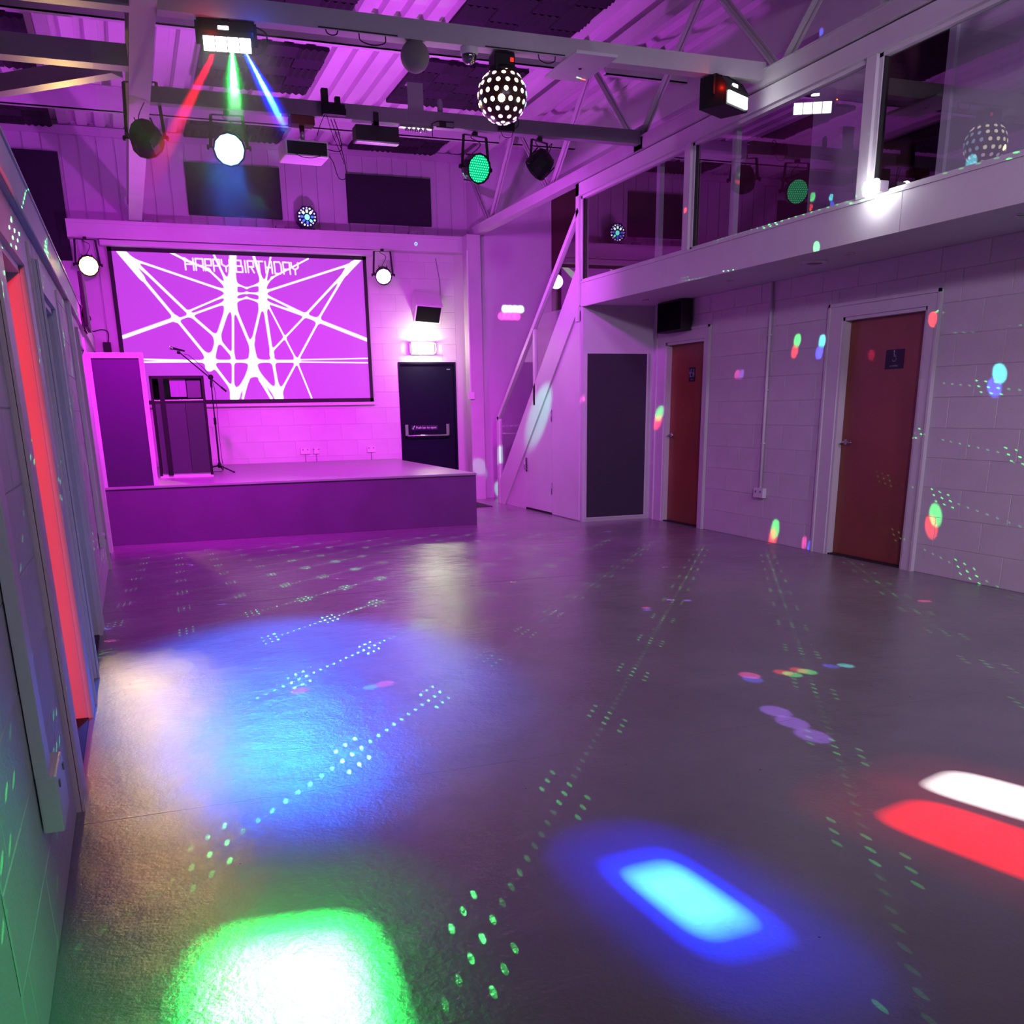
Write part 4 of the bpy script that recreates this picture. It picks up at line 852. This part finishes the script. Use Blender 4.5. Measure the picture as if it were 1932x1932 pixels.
# ================================================================== ON THE STAGE WALL
BEAMS = []; LETTERS = []
BEAMS=[(0.145,3.362,0.755,2.551,0.0263),(0.211,3.353,0.949,2.599,0.0234),(0.125,3.383,0.377,3.061,0.0351),(0.268,3.279,1.459,2.908,0.019),(0.056,2.309,0.755,2.551,0.0321),(0.753,2.528,1.445,2.77,0.019),(0.93,2.645,1.454,2.862,0.0161),(0.755,2.551,1.128,2.041,0.0248),(1.128,2.041,1.47,1.534,0.0248),(0.949,2.599,1.276,2.301,0.0248),(1.276,2.301,1.46,2.065,0.0248),(1.591,3.391,1.506,2.771,0.0643),(1.481,2.77,1.276,2.301,0.038),(1.276,2.301,1.14,1.922,0.038),(1.53,2.771,1.406,1.51,0.0219),(1.547,2.702,1.729,2.162,0.0263),(1.729,2.162,1.724,1.969,0.0263),(1.939,2.826,1.753,2.281,0.0234),(1.753,2.281,1.724,1.969,0.0234),(1.958,3.036,1.954,2.709,0.0278),(1.954,2.709,1.998,2.091,0.0278),(1.998,2.091,2.051,1.527,0.0278),(1.995,2.757,2.325,2.043,0.0161),(2.325,2.043,2.516,1.492,0.0161),(1.531,3.025,1.73,2.956,0.0131),(1.73,2.956,1.945,3.024,0.0131),(1.515,2.864,1.725,2.896,0.0146),(1.725,2.896,1.932,2.885,0.0146),(1.506,2.771,1.719,2.833,0.0146),(1.719,2.833,1.91,2.779,0.0146),(1.514,2.979,1.491,2.748,0.073),(1.942,2.989,1.921,2.756,0.0584),(1.997,2.921,3.167,3.293,0.019),(3.275,3.344,2.527,2.636,0.0205),(3.221,3.318,2.688,2.567,0.0205),(3.343,3.381,3.135,3.198,0.038),(1.968,2.874,2.526,2.624,0.019),(1.985,2.78,2.675,2.555,0.019),(2.525,2.62,2.675,2.559,0.0205),(2.675,2.555,3.381,2.299,0.0336),(2.526,2.624,2.003,2.139,0.0175),(2.701,2.555,2.053,1.552,0.019),(0.021,2.034,1.173,2.005,0.0131),(0.015,1.988,1.172,1.998,0.0131),(1.076,2.003,2.348,2.004,0.0263),(2.324,2.023,3.374,2.045,0.0117),(2.321,1.994,3.37,1.984,0.0117),(1.719,1.921,1.445,1.534,0.038),(1.719,1.921,2.05,1.515,0.038),(1.628,1.752,1.543,1.508,0.0205),(1.804,1.751,1.934,1.504,0.0205),(1.733,2.066,1.713,1.848,0.0643),(1.428,1.607,1.417,1.505,0.0584),(2.045,1.602,2.049,1.498,0.0672),(1.131,2.064,1.116,1.922,0.0526),(1.338,3.359,1.48,3.001,0.019),(1.865,3.355,1.956,3.013,0.0263),(2.093,3.363,1.979,2.99,0.0161),(0.779,3.373,0.955,3.29,0.019),(0.955,3.29,1.248,3.176,0.019),(1.248,3.176,1.476,2.955,0.019),(2.609,3.357,2.087,3.097,0.0146),(2.087,3.097,1.964,2.967,0.0146)]
LETTERS=[(0.951,3.308,0.952,3.166),(1.056,3.308,1.058,3.164),(0.951,3.237,1.057,3.236),(1.089,3.164,1.087,3.307),(1.087,3.307,1.181,3.307),(1.181,3.307,1.183,3.163),(1.088,3.221,1.182,3.221),(1.212,3.163,1.21,3.306),(1.21,3.306,1.29,3.306),(1.29,3.306,1.291,3.227),(1.291,3.227,1.211,3.227),(1.321,3.161,1.318,3.306),(1.318,3.306,1.399,3.305),(1.399,3.305,1.4,3.226),(1.4,3.226,1.32,3.226),(1.428,3.305,1.429,3.247),(1.429,3.247,1.48,3.218),(1.48,3.218,1.53,3.246),(1.53,3.246,1.529,3.304),(1.48,3.218,1.481,3.16),(1.613,3.303,1.616,3.158),(1.616,3.158,1.7,3.157),(1.7,3.157,1.698,3.23),(1.698,3.23,1.615,3.231),(1.613,3.303,1.684,3.303),(1.684,3.303,1.686,3.23),(1.736,3.302,1.74,3.157),(1.775,3.156,1.771,3.302),(1.771,3.302,1.847,3.302),(1.847,3.302,1.85,3.229),(1.85,3.229,1.773,3.229),(1.811,3.229,1.852,3.155),(1.873,3.301,1.976,3.301),(1.924,3.301,1.929,3.154),(2.01,3.3,2.015,3.153),(2.095,3.3,2.1,3.153),(2.013,3.227,2.098,3.226),(2.132,3.299,2.137,3.152),(2.137,3.152,2.21,3.151),(2.21,3.151,2.227,3.181),(2.227,3.181,2.223,3.269),(2.223,3.269,2.204,3.299),(2.204,3.299,2.132,3.299),(2.258,3.151,2.252,3.299),(2.252,3.299,2.34,3.298),(2.34,3.298,2.346,3.15),(2.256,3.21,2.343,3.209),(2.365,3.298,2.368,3.238),(2.368,3.238,2.415,3.208),(2.415,3.208,2.459,3.238),(2.459,3.238,2.456,3.297),(2.415,3.208,2.417,3.149)]

scr = thing('projection_screen', (1.71, 14.80, 2.43), 'large black-edged projection screen showing crossing white beams on magenta', 'screen')
W2, H2 = 1.72, 0.99
def screen_image():
    nx, nz = 760, 428; x0, x1, z0, z1 = 0.040, 3.388, 1.488, 3.372
    import numpy as np
    xs = np.linspace(x0, x1, nx + 1); zz = np.linspace(z0, z1, nz + 1)
    X, Z = np.meshgrid(xs, zz)
    F = np.zeros_like(X)
    for (a, b_, c, d, wd) in BEAMS:
        dx, dz = c - a, d - b_; L2 = dx*dx + dz*dz + 1e-9
        t_ = np.clip(((X - a)*dx + (Z - b_)*dz)/L2, 0, 1); D2_ = (X - a - t_*dx)**2 + (Z - b_ - t_*dz)**2
        F += np.exp(-D2_/(wd*wd)*0.72)
    T = np.full_like(X, 9.0)
    for (a, b_, c, d) in LETTERS:
        dx, dz = c - a, d - b_; L2 = dx*dx + dz*dz + 1e-9
        t_ = np.clip(((X - a)*dx + (Z - b_)*dz)/L2, 0, 1); T = np.minimum(T, np.sqrt((X - a - t_*dx)**2 + (Z - b_ - t_*dz)**2))
    k = np.clip((F - 0.52)/0.34, 0, 1); k = k*k*(3 - 2*k)
    tt = np.clip((0.0125 - T)/0.004, 0, 1)
    bg = np.array([0.33, 0.030, 0.50]); wh = np.array([0.86, 1.0, 0.88])
    C = bg[None, None]*(1 - k[..., None]) + wh[None, None]*k[..., None]
    tw = np.array([0.98, 0.86, 1.0]); C = C*(1 - tt[..., None]) + tw*tt[..., None]
    vs = np.stack([X - 1.71, np.zeros_like(X), Z - 2.43], -1).reshape(-1, 3)
    idx = np.arange((nx + 1)*(nz + 1)).reshape(nz + 1, nx + 1)
    fs = np.stack([idx[:-1, :-1], idx[:-1, 1:], idx[1:, 1:], idx[1:, :-1]], -1).reshape(-1, 4)
    me = bpy.data.meshes.new('picture'); me.vertices.add(len(vs)); me.vertices.foreach_set('co', vs.ravel())
    me.loops.add(fs.size); me.loops.foreach_set('vertex_index', fs.ravel().astype('i'))
    me.polygons.add(len(fs)); me.polygons.foreach_set('loop_start', np.arange(0, fs.size, 4, dtype='i'))
    me.update(calc_edges=True)
    ca = me.color_attributes.new('picture', 'FLOAT_COLOR', 'POINT')
    ca.data.foreach_set('color', np.concatenate([C.reshape(-1, 3), np.ones((C.shape[0]*C.shape[1], 1))], 1).ravel().astype('f'))
    return me
m_ = bpy.data.materials.new('screen_picture'); m_.use_nodes = True; n = m_.node_tree.nodes; b_ = n['Principled BSDF']
at_ = n.new('ShaderNodeAttribute'); at_.attribute_name = 'picture'
m_.node_tree.links.new(at_.outputs['Color'], b_.inputs['Emission Color']); b_.inputs['Emission Strength'].default_value = 1.05
b_.inputs['Base Color'].default_value = (0.25, 0.25, 0.25, 1); b_.inputs['Roughness'].default_value = 0.9
me = screen_image(); me.materials.append(m_)
o = bpy.data.objects.new('picture', me); COL.objects.link(o); o.parent = scr; o.location = (0, -0.012, 0)
fr_ = MB()
for q in ((-W2, W2, H2-0.055, H2), (-W2, W2, -H2, -H2+0.052), (-W2, -W2+0.052, -H2, H2), (W2-0.05, W2, -H2, H2)): fr_.box(q[0], q[1], -0.016, -0.002, q[2], q[3])
fr_.build('black_border', BLACKM, scr)
MB().box(-W2, W2, -0.004, 0.0, -H2, H2).build('fabric_back', BLACKM, scr)
b = MB(); b.bbox(-1.80, 1.80, -0.14, 0.02, 0.985, 1.052, 0.012); b.build('roller_case', WHITE, scr)
b = MB(); b.bbox(-1.74, 1.74, -0.018, 0.004, -1.035, -0.992, 0.008); b.build('bottom_bar', WHITE, scr)
# fire door
d = MB(); d.box(3.84, 3.87, YG-0.01, YG+0.12, 0, 1.995); d.box(4.71, 4.74, YG-0.01, YG+0.12, 0, 1.995); d.box(3.87, 4.71, YG-0.01, YG+0.12, 1.965, 1.995)
d6 = struct(d.build('door_6', EXITDOOR)); d6['label'] = 'dark fire exit door with a push bar'
MB().bbox(3.873, 4.707, YG+0.02, YG+0.065, 0.01, 1.962, 0.003).build('door_leaf', EXITDOOR, d6)
b = MB(); b.bbox(3.895, 3.945, YG-0.06, YG+0.02, 0.93, 1.10, 0.008); b.build('bar_housing', CHROME, d6)
b = MB(); b.bbox(4.545, 4.595, YG-0.06, YG+0.02, 0.93, 1.10, 0.008); b.build('bar_housing', CHROME, d6)
b = MB(); b.tube([(3.92, YG-0.05, 0.945), (3.925, YG-0.085, 0.935), (4.565, YG-0.085, 0.935), (4.57, YG-0.05, 0.945)], 0.013, 10); b.build('push_bar', CHROME, d6)
sgn = MB().bbox(4.01, 4.43, YG+0.012, YG+0.019, 1.015, 1.085, 0.001).build('sign_plate', NAVY, d6)
MG = Matrix(((1, 0, 0, 0), (0, 0, -1, 0), (0, 1, 0, 0), (0, 0, 0, 1)))
text_mesh('lettering', 'Push bar to open', 0.047, mat('sign_print', (0.9, 0.9, 0.95), 0.5), d6, at(4.245, YG+0.0115, 1.05, MG))
b = MB(); b.tube([(4.022, YG+0.010, 1.048), (4.035, YG+0.010, 1.026), (4.058, YG+0.010, 1.080)], 0.0045, 6); b.build('tick_mark', PRINT, d6)
b = MB(); b.box(4.60, 4.655, YG+0.012, YG+0.019, 1.885, 1.900); b.build('maker_plate', CHROME, d6)
# wall loudspeaker
t = thing('wall_loudspeaker', (4.26, YG-0.002, 2.73), 'white box loudspeaker tilted down above the emergency lamp', 'speaker')
Mx = Matrix.Translation((0, -0.20, 0.0)) @ Matrix.Rotation(math.radians(38), 4, 'X') @ Matrix.Rotation(math.radians(-6), 4, 'Z')
b = MB(); b.bbox(-0.20, 0.20, -0.17, 0.17, -0.13, 0.15, 0.012, Mx); b.build('cabinet', PLASTIC, t)
b = MB(); b.bbox(-0.175, 0.175, -0.178, -0.168, -0.11, 0.13, 0.004, Mx); b.build('grille', GRILLE, t)
b = MB(); b.box(-0.03, 0.03, -0.10, 0.0, -0.03, 0.05); b.box(-0.06, 0.06, -0.008, 0.0, -0.08, 0.10); b.build('wall_bracket', PLASTIC, t)
b = MB(); b.tube(curve_pts([(0.17, -0.10, 0.10), (0.26, -0.03, 0.16), (0.27, -0.01, 0.40), (0.22, -0.01, 0.70)], 8), 0.006, 6); b.build('speaker_cable', GREYSTEEL, t)
# sockets, trunking and small devices
def socket(x, z, wd, label, black=False):
    t = thing('wall_socket', (x, YG-0.001, z), label, 'socket', 'sockets behind the stage')
    MB().bbox(-wd/2, wd/2, -0.03, 0, -0.043, 0.043, 0.006).build('plate', PLASTIC, t)
    b = MB()
    if black: b.box(-0.014, 0.014, -0.034, -0.03, -0.014, 0.014)
    else:
        for s_ in (-0.035, 0.035): b.box(s_-0.010, s_+0.010, -0.033, -0.03, 0.012, 0.028)
    b.build('rocker_switch', BLACK if black else GREYSTEEL, t)
    MB().box(-0.006, 0.006, -0.010, 0, -0.155, -0.043).build('lead', GREYSTEEL, t)
socket(2.37, 0.755, 0.146, 'double white socket low on the wall behind the stage, left one')
socket(2.53, 0.755, 0.086, 'single white socket with a black plug behind the stage')
socket(3.36, 0.755, 0.130, 'pink-lit double socket behind the stage close to the fire door')
t = thing('switch_box', (4.74, 14.15, 1.50), 'small pale switch box on the steel column by the fire door', 'switch')
MB().bbox(-0.045, 0.045, -0.035, 0.0, -0.05, 0.05, 0.004).build('box', PLASTIC, t)
b = MB(); b.box(-0.010, 0.010, -0.02, 0.0, 0.05, 1.95); b.build('conduit', PLASTIC, t)
t = thing('blue_sensor', (4.13, 14.63, 3.58), 'tiny sensor with a glowing blue ring on the ledge above the loudspeaker', 'sensor')
b = MB(); b.lathe([(0.03, 0.0), (0.03, 0.012), (0.0, 0.016)], 16, Matrix.Rotation(math.pi/2, 4, 'X')); b.build('body', PLASTIC, t)
b = MB(); b.lathe([(0.024, 0.014), (0.024, 0.018), (0.014, 0.018), (0.014, 0.014)], 16, Matrix.Rotation(math.pi/2, 4, 'X')); b.build('led_ring', emis('ring_blue', (0.1, 0.2, 1.0), 5), t)
for x, lab in ((0.54, 'below the long overhead beam'), (2.24, 'left of the octagonal effect light'), (4.10, 'above the wall loudspeaker')):
    t = thing('cable_clip', (x, 14.66, 3.70), 'small grey open box on the ledge %s' % lab, 'box', 'grey boxes along the ledge')
    b = MB(); b.box(-0.065, 0.065, -0.03, -0.026, 0, 0.035); b.box(-0.065, -0.060, -0.03, 0.04, 0, 0.035); b.box(0.060, 0.065, -0.03, 0.04, 0, 0.035); b.box(-0.065, 0.065, 0.036, 0.04, 0, 0.035); b.build('tray', GREYSTEEL, t)
t = thing('small_loudspeaker', (-0.16, YG-0.02, 2.17), 'small black box loudspeaker on the wall left of the screen', 'speaker')
MB().bbox(-0.048, 0.048, -0.09, 0, -0.07, 0.07, 0.005).build('cabinet', BLACKM, t)
b = MB(); b.tube(curve_pts([(0.02, -0.02, 0.07), (0.03, -0.01, 0.20), (-0.05, -0.01, 0.23), (-0.16, -0.01, 0.21), (-0.22, -0.01, 0.30), (-0.16, -0.01, 0.36), (-0.20, -0.01, 0.42), (-0.26, -0.01, 0.34), (-0.20, -0.01, 0.22)], 8), 0.006, 6); b.build('cable', BLACKM, t)
b = MB(); b.tube([(-0.18, -0.01, 0.20), (-0.15, -0.01, -0.3)], 0.004, 6); b.build('cable_drop', BLACKM, t)
# television on the left wall
t = thing('television', (XL, 10.95, 2.32), 'slim black television seen edge-on above the left partition door', 'television')
MB().bbox(0.05, 0.085, -0.42, 0.42, -0.20, 0.28, 0.006).build('casing', BLACK, t)
MB().box(0.085, 0.087, -0.40, 0.40, -0.18, 0.26).build('screen', BLACK, t)
b = MB(); b.box(0.036, 0.05, -0.06, 0.06, -0.15, 0.10); b.box(0.037, 0.05, -0.1, 0.1, -0.03, 0.0); b.build('bracket', PLASTIC, t)
b = MB(); b.tube(curve_pts([(0.06, -0.42, -0.02), (0.03, -0.47, -0.10), (0.05, -0.45, -0.22), (0.06, -0.35, -0.26), (0.04, -0.2, -0.22)], 8), 0.008, 6); b.build('cable', BLACKM, t)

# ================================================================== ON THE STAGE
t = thing('booth_screen', (-0.065, 11.03, 0.60), 'upright plum-coloured panel in a white frame standing at the stage edge', 'panel')
b = MB(); b.box(-0.27, -0.225, 0, 0.09, 0, 1.315); b.box(0.225, 0.272, 0, 0.09, 0, 1.315); b.box(-0.225, 0.225, 0, 0.09, 1.262, 1.315); b.build('frame', WHITE, t)
MB().box(-0.225, 0.225, 0.012, 0.08, 0.0, 1.262).build('panel', mat('plum_board', (0.05, 0.014, 0.075), 0.7, vary=0.05), t)
PLUMG = mat('gloss_plum_panel', (0.06, 0.035, 0.075), 0.3)
t = thing('equipment_cabinet', (0.575, 12.45, 0.60), 'black framed cabinet with a glazed top standing on the stage', 'cabinet', None, (0, 0, math.radians(-4)))
b = MB(); b.box(-0.30, -0.27, -0.24, 0.24, 0.02, 1.12); b.box(0.265, 0.295, -0.24, 0.24, 0.02, 1.12); b.box(-0.30, 0.295, -0.24, 0.24, 1.10, 1.13); b.box(-0.27, 0.265, 0.21, 0.24, 0.02, 1.10); b.box(-0.27, 0.265, -0.22, 0.22, 0.86, 0.875)
b.build('carcass', BLACK, t)
b = MB(); b.box(-0.27, 0.265, -0.235, 0.22, 0.02, 0.05); b.box(-0.30, 0.295, -0.245, 0.24, 0.0, 0.022); b.build('plinth', PLASTIC, t)
b = MB(); b.box(-0.265, -0.20, -0.25, -0.235, 0.05, 0.83); b.build('side_infill', PLUMG, t)
b = MB(); b.bbox(-0.205, -0.150, -0.265, -0.235, 0.03, 1.10, 0.003); b.build('mullion', BLACK, t)
b = MB(); b.box(-0.15, 0.06, -0.25, -0.235, 0.05, 0.83); b.build('door', PLUMG, t)
b = MB(); b.box(0.064, 0.265, -0.252, -0.238, 0.05, 0.83); b.build('door', mat('plum_door_dark', (0.035, 0.02, 0.045), 0.4), t)
b = MB(); b.bbox(-0.27, 0.265, -0.256, -0.24, 0.855, 0.868, 0.002); b.build('metal_strip', CHROME, t)
b = MB(); b.box(-0.27, 0.265, -0.25, -0.236, 0.828, 0.856); b.build('rail', BLACK, t)
b = MB(); b.bbox(-0.085, 0.09, -0.20, -0.19, 0.90, 1.09, 0.002); q = b.build('inner_sheet', mat('lilac_card', (0.5, 0.38, 0.55), 0.6), t); q['label'] = 'pale lilac sheet behind the glass'
b = MB(); b.bbox(0.10, 0.25, -0.20, -0.19, 0.89, 1.085, 0.002); q = b.build('inner_sheet', mat('grey_card', (0.20, 0.17, 0.22), 0.6), t); q['label'] = 'grey sheet behind the glass'
b = MB(); b.box(-0.15, 0.265, -0.246, -0.242, 0.87, 1.10); b.build('glass', GLASS, t)
# microphone stand
t = thing('microphone_stand', (1.00, 13.10, 0.60), 'black boom microphone stand on a tripod base on the stage', 'microphone stand')
for a in (-68, 175, 80):
    ca, sa = math.cos(math.radians(a)), math.sin(math.radians(a)); L_ = 0.36
    b = MB(); b.tube([(0.02*ca, 0.02*sa, 0.075), (L_*ca, L_*sa, 0.012)], 0.009, 8); lg_ = b.build('leg', BLACKM, t)
    b = MB(); b.tube([(L_*ca*0.96, L_*sa*0.96, 0.014), (L_*ca*1.06, L_*sa*1.06, 0.011)], 0.0105, 8); b.build('rubber_foot', RUBBER, lg_)
b = MB(); b.lathe([(0.0, 0.05), (0.022, 0.05), (0.028, 0.075), (0.018, 0.11), (0.012, 0.12)], 12); b.build('hub', BLACK, t)
b = MB(); b.tube([(0, 0, 0.05), (0, 0, 0.62)], 0.011, 10); b.tube([(0, 0, 0.60), (0, 0, 1.12)], 0.008, 10); b.build('pole', BLACKM, t)
b = MB(); b.tube([(0, 0, 0.58), (0, 0, 0.66)], 0.016, 10); b.build('height_clutch', BLACK, t)
b = MB(); b.lathe([(0.0, -0.03), (0.03, -0.03), (0.032, 0.03), (0.0, 0.03)], 12, Matrix.Translation((0, 0, 1.14)) @ Matrix.Rotation(math.pi/2, 4, 'X')); b.tube([(0, 0, 1.02), (0, 0, 1.10)], 0.014); b.build('boom_clamp', BLACK, t)
A_, B_ = Vector((0.17, -0.035, 0.97)), Vector((-0.33, -0.035, 1.42))
b = MB(); b.tube([A_, B_], 0.0075, 8); b.tube([A_, A_ + (A_-B_).normalized()*-0.08], 0.012, 8); b.build('boom', BLACKM, t)
m0 = B_; md = Vector((-1.0, -0.15, 0.22)).normalized()
b = MB(); b.tube([m0 + md*-0.0, m0 + md*0.035], 0.017, 10); b.build('mic_clip', BLACK, t)
mic = MB(); mic.tube([m0 - md*0.06 + Vector((0, 0, .034)), m0 + md*0.06 + Vector((0, 0, .034)), m0 + md*0.075 + Vector((0, 0, .034))], [0.010, 0.014, 0.019], 12)
mic_o = tag(mic.build('microphone', BLACK), 'handheld microphone held in the clip of the boom stand', 'microphone'); mic_o.location = (1.00, 13.10, 0.60)
q = MB(); q.lathe([(0.0, -0.024), (0.018, -0.016), (0.024, 0.0), (0.022, 0.012), (0.012, 0.022), (0.0, 0.024)], 16, Matrix.Translation(m0 + md*0.095 + Vector((0, 0, .034))) @ md.to_track_quat('Z', 'Y').to_matrix().to_4x4()); q.build('grille', CHROME, mic_o)
b = MB(); b.tube(curve_pts([m0 - md*0.05, m0 - md*0.13 + Vector((0, 0, -0.02)), Vector((-0.02, -0.03, 1.17)), Vector((0.035, -0.03, 0.95)), Vector((0.03, -0.02, 0.5)), Vector((0.035, -0.03, 0.15)), Vector((0.03, -0.06, 0.02)), Vector((-0.10, -0.08, 0.006))], 8), 0.0035, 6); b.build('cable', BLACKM, t)

# ================================================================== ON THE SIDE WALLS
t = thing('wall_loudspeaker', (XW-0.007, 10.06, 2.25), 'matt black box loudspeaker above the far wooden door', 'speaker')
MB().bbox(-0.15, -0.02, -0.30, 0.24, -0.155, 0.160, 0.008).build('cabinet', BLACKM, t)
b = MB(); b.bbox(-0.155, -0.149, -0.285, 0.225, -0.14, 0.145, 0.002); b.build('grille', GRILLE, t)
b = MB(); b.box(-0.02, 0.0, -0.08, 0.08, -0.08, 0.08); b.build('wall_bracket', BLACKM, t)
t = thing('wall_conduit', (XW-0.0075, 8.33, 0), 'white conduit dropping to a socket between the wooden doors', 'conduit')
b = MB(); b.tube([(-0.016, 0, 0.52), (-0.016, 0, 2.418)], 0.014, 10, True); b.build('pipe', PLASTIC, t)
b = MB(); b.bbox(-0.045, 0, -0.085, 0.075, 0.425, 0.52, 0.006); b.build('socket_box', PLASTIC, t)
b = MB(); b.box(-0.049, -0.045, -0.055, -0.035, 0.475, 0.495); b.box(-0.049, -0.045, 0.025, 0.045, 0.475, 0.495); b.build('rocker_switch', GREYSTEEL, t)
for z in (0.95, 1.45, 1.95):
    b = MB(); b.box(-0.032, 0.0, -0.020, 0.020, z-0.006, z+0.006); b.build('saddle', PLASTIC, t)
def trunk(y, w_, dpt, zb, box, label):
    t = thing('wall_conduit', (XL+0.0075, y, 0), label, 'conduit')
    b = MB(); b.bbox(0, dpt, -w_/2, w_/2, zb, 2.122, 0.003); b.build('pipe', PLASTIC, t)
    b = MB(); b.bbox(0, box[0], box[1], box[2], box[3], box[4], 0.006); b.build('socket_box', PLASTIC, t)
    b = MB(); b.box(box[0], box[0]+0.004, box[1]+0.03, box[1]+0.045, box[4]-0.04, box[4]-0.022); b.box(box[0], box[0]+0.004, box[2]-0.045, box[2]-0.03, box[4]-0.04, box[4]-0.022); b.build('rocker_switch', GREYSTEEL, t)
trunk(2.60, 0.10, 0.032, 0.45, (0.050, -0.05, 0.16, 0.30, 0.452), 'white trunking with a socket box on the near left wall')
trunk(8.20, 0.05, 0.030, 0.44, (0.045, -0.08, 0.08, 0.34, 0.44), 'white trunking with a small box between the left partition doors')
b = MB(); b.tube([(XL+0.034, 3.0, 2.118), (XL+0.034, 9.3, 2.118)], 0.007, 8); tag(b.build('cable', PLASTIC), 'thin white cable clipped along the foot of the left wall trim', 'cable')

# ================================================================== HAZE
hz = MB().box(0.05, 1.10, 5.5, 9.10, 2.2, 3.47)
o = hz.build('haze', bpy.data.materials.new('stage_haze'))
tag(o, 'faint haze lit by the coloured beams below the left effect light', 'haze', kind='stuff')
hm = o.data.materials[0]; hm.use_nodes = True; nt_ = hm.node_tree; nt_.nodes.clear(); nn = nt_.nodes.new
vp = nn('ShaderNodeVolumeScatter'); vp.inputs['Anisotropy'].default_value = 0.2
tc_ = nn('ShaderNodeTexCoord'); ds = nn('ShaderNodeVectorMath'); ds.operation = 'DISTANCE'; ds.inputs[1].default_value = (0.9, 7.18, 3.53)
mr_ = nn('ShaderNodeMapRange'); mr_.interpolation_type = 'SMOOTHSTEP'; mr_.inputs['From Min'].default_value = 0.0; mr_.inputs['From Max'].default_value = 1.25; mr_.inputs['To Min'].default_value = HAZE; mr_.inputs['To Max'].default_value = 0.0
ds2 = nn('ShaderNodeVectorMath'); ds2.operation = 'DISTANCE'; ds2.inputs[1].default_value = (1.03, 9.05, 3.30); nt_.links.new(tc_.outputs['Object'], ds2.inputs[0])
mr2 = nn('ShaderNodeMapRange'); mr2.interpolation_type = 'SMOOTHSTEP'; mr2.inputs['From Min'].default_value = 0.0; mr2.inputs['From Max'].default_value = 0.8; mr2.inputs['To Min'].default_value = 0.06; mr2.inputs['To Max'].default_value = 0.0
nt_.links.new(ds2.outputs['Value'], mr2.inputs[0]); ad_ = nn('ShaderNodeMath'); ad_.operation = 'ADD'; nt_.links.new(mr_.outputs[0], ad_.inputs[0]); nt_.links.new(mr2.outputs[0], ad_.inputs[1])
oo = nn('ShaderNodeOutputMaterial')
nt_.links.new(tc_.outputs['Object'], ds.inputs[0]); nt_.links.new(ds.outputs['Value'], mr_.inputs[0]); nt_.links.new(ad_.outputs[0], vp.inputs['Density']); nt_.links.new(vp.outputs[0], oo.inputs['Volume'])
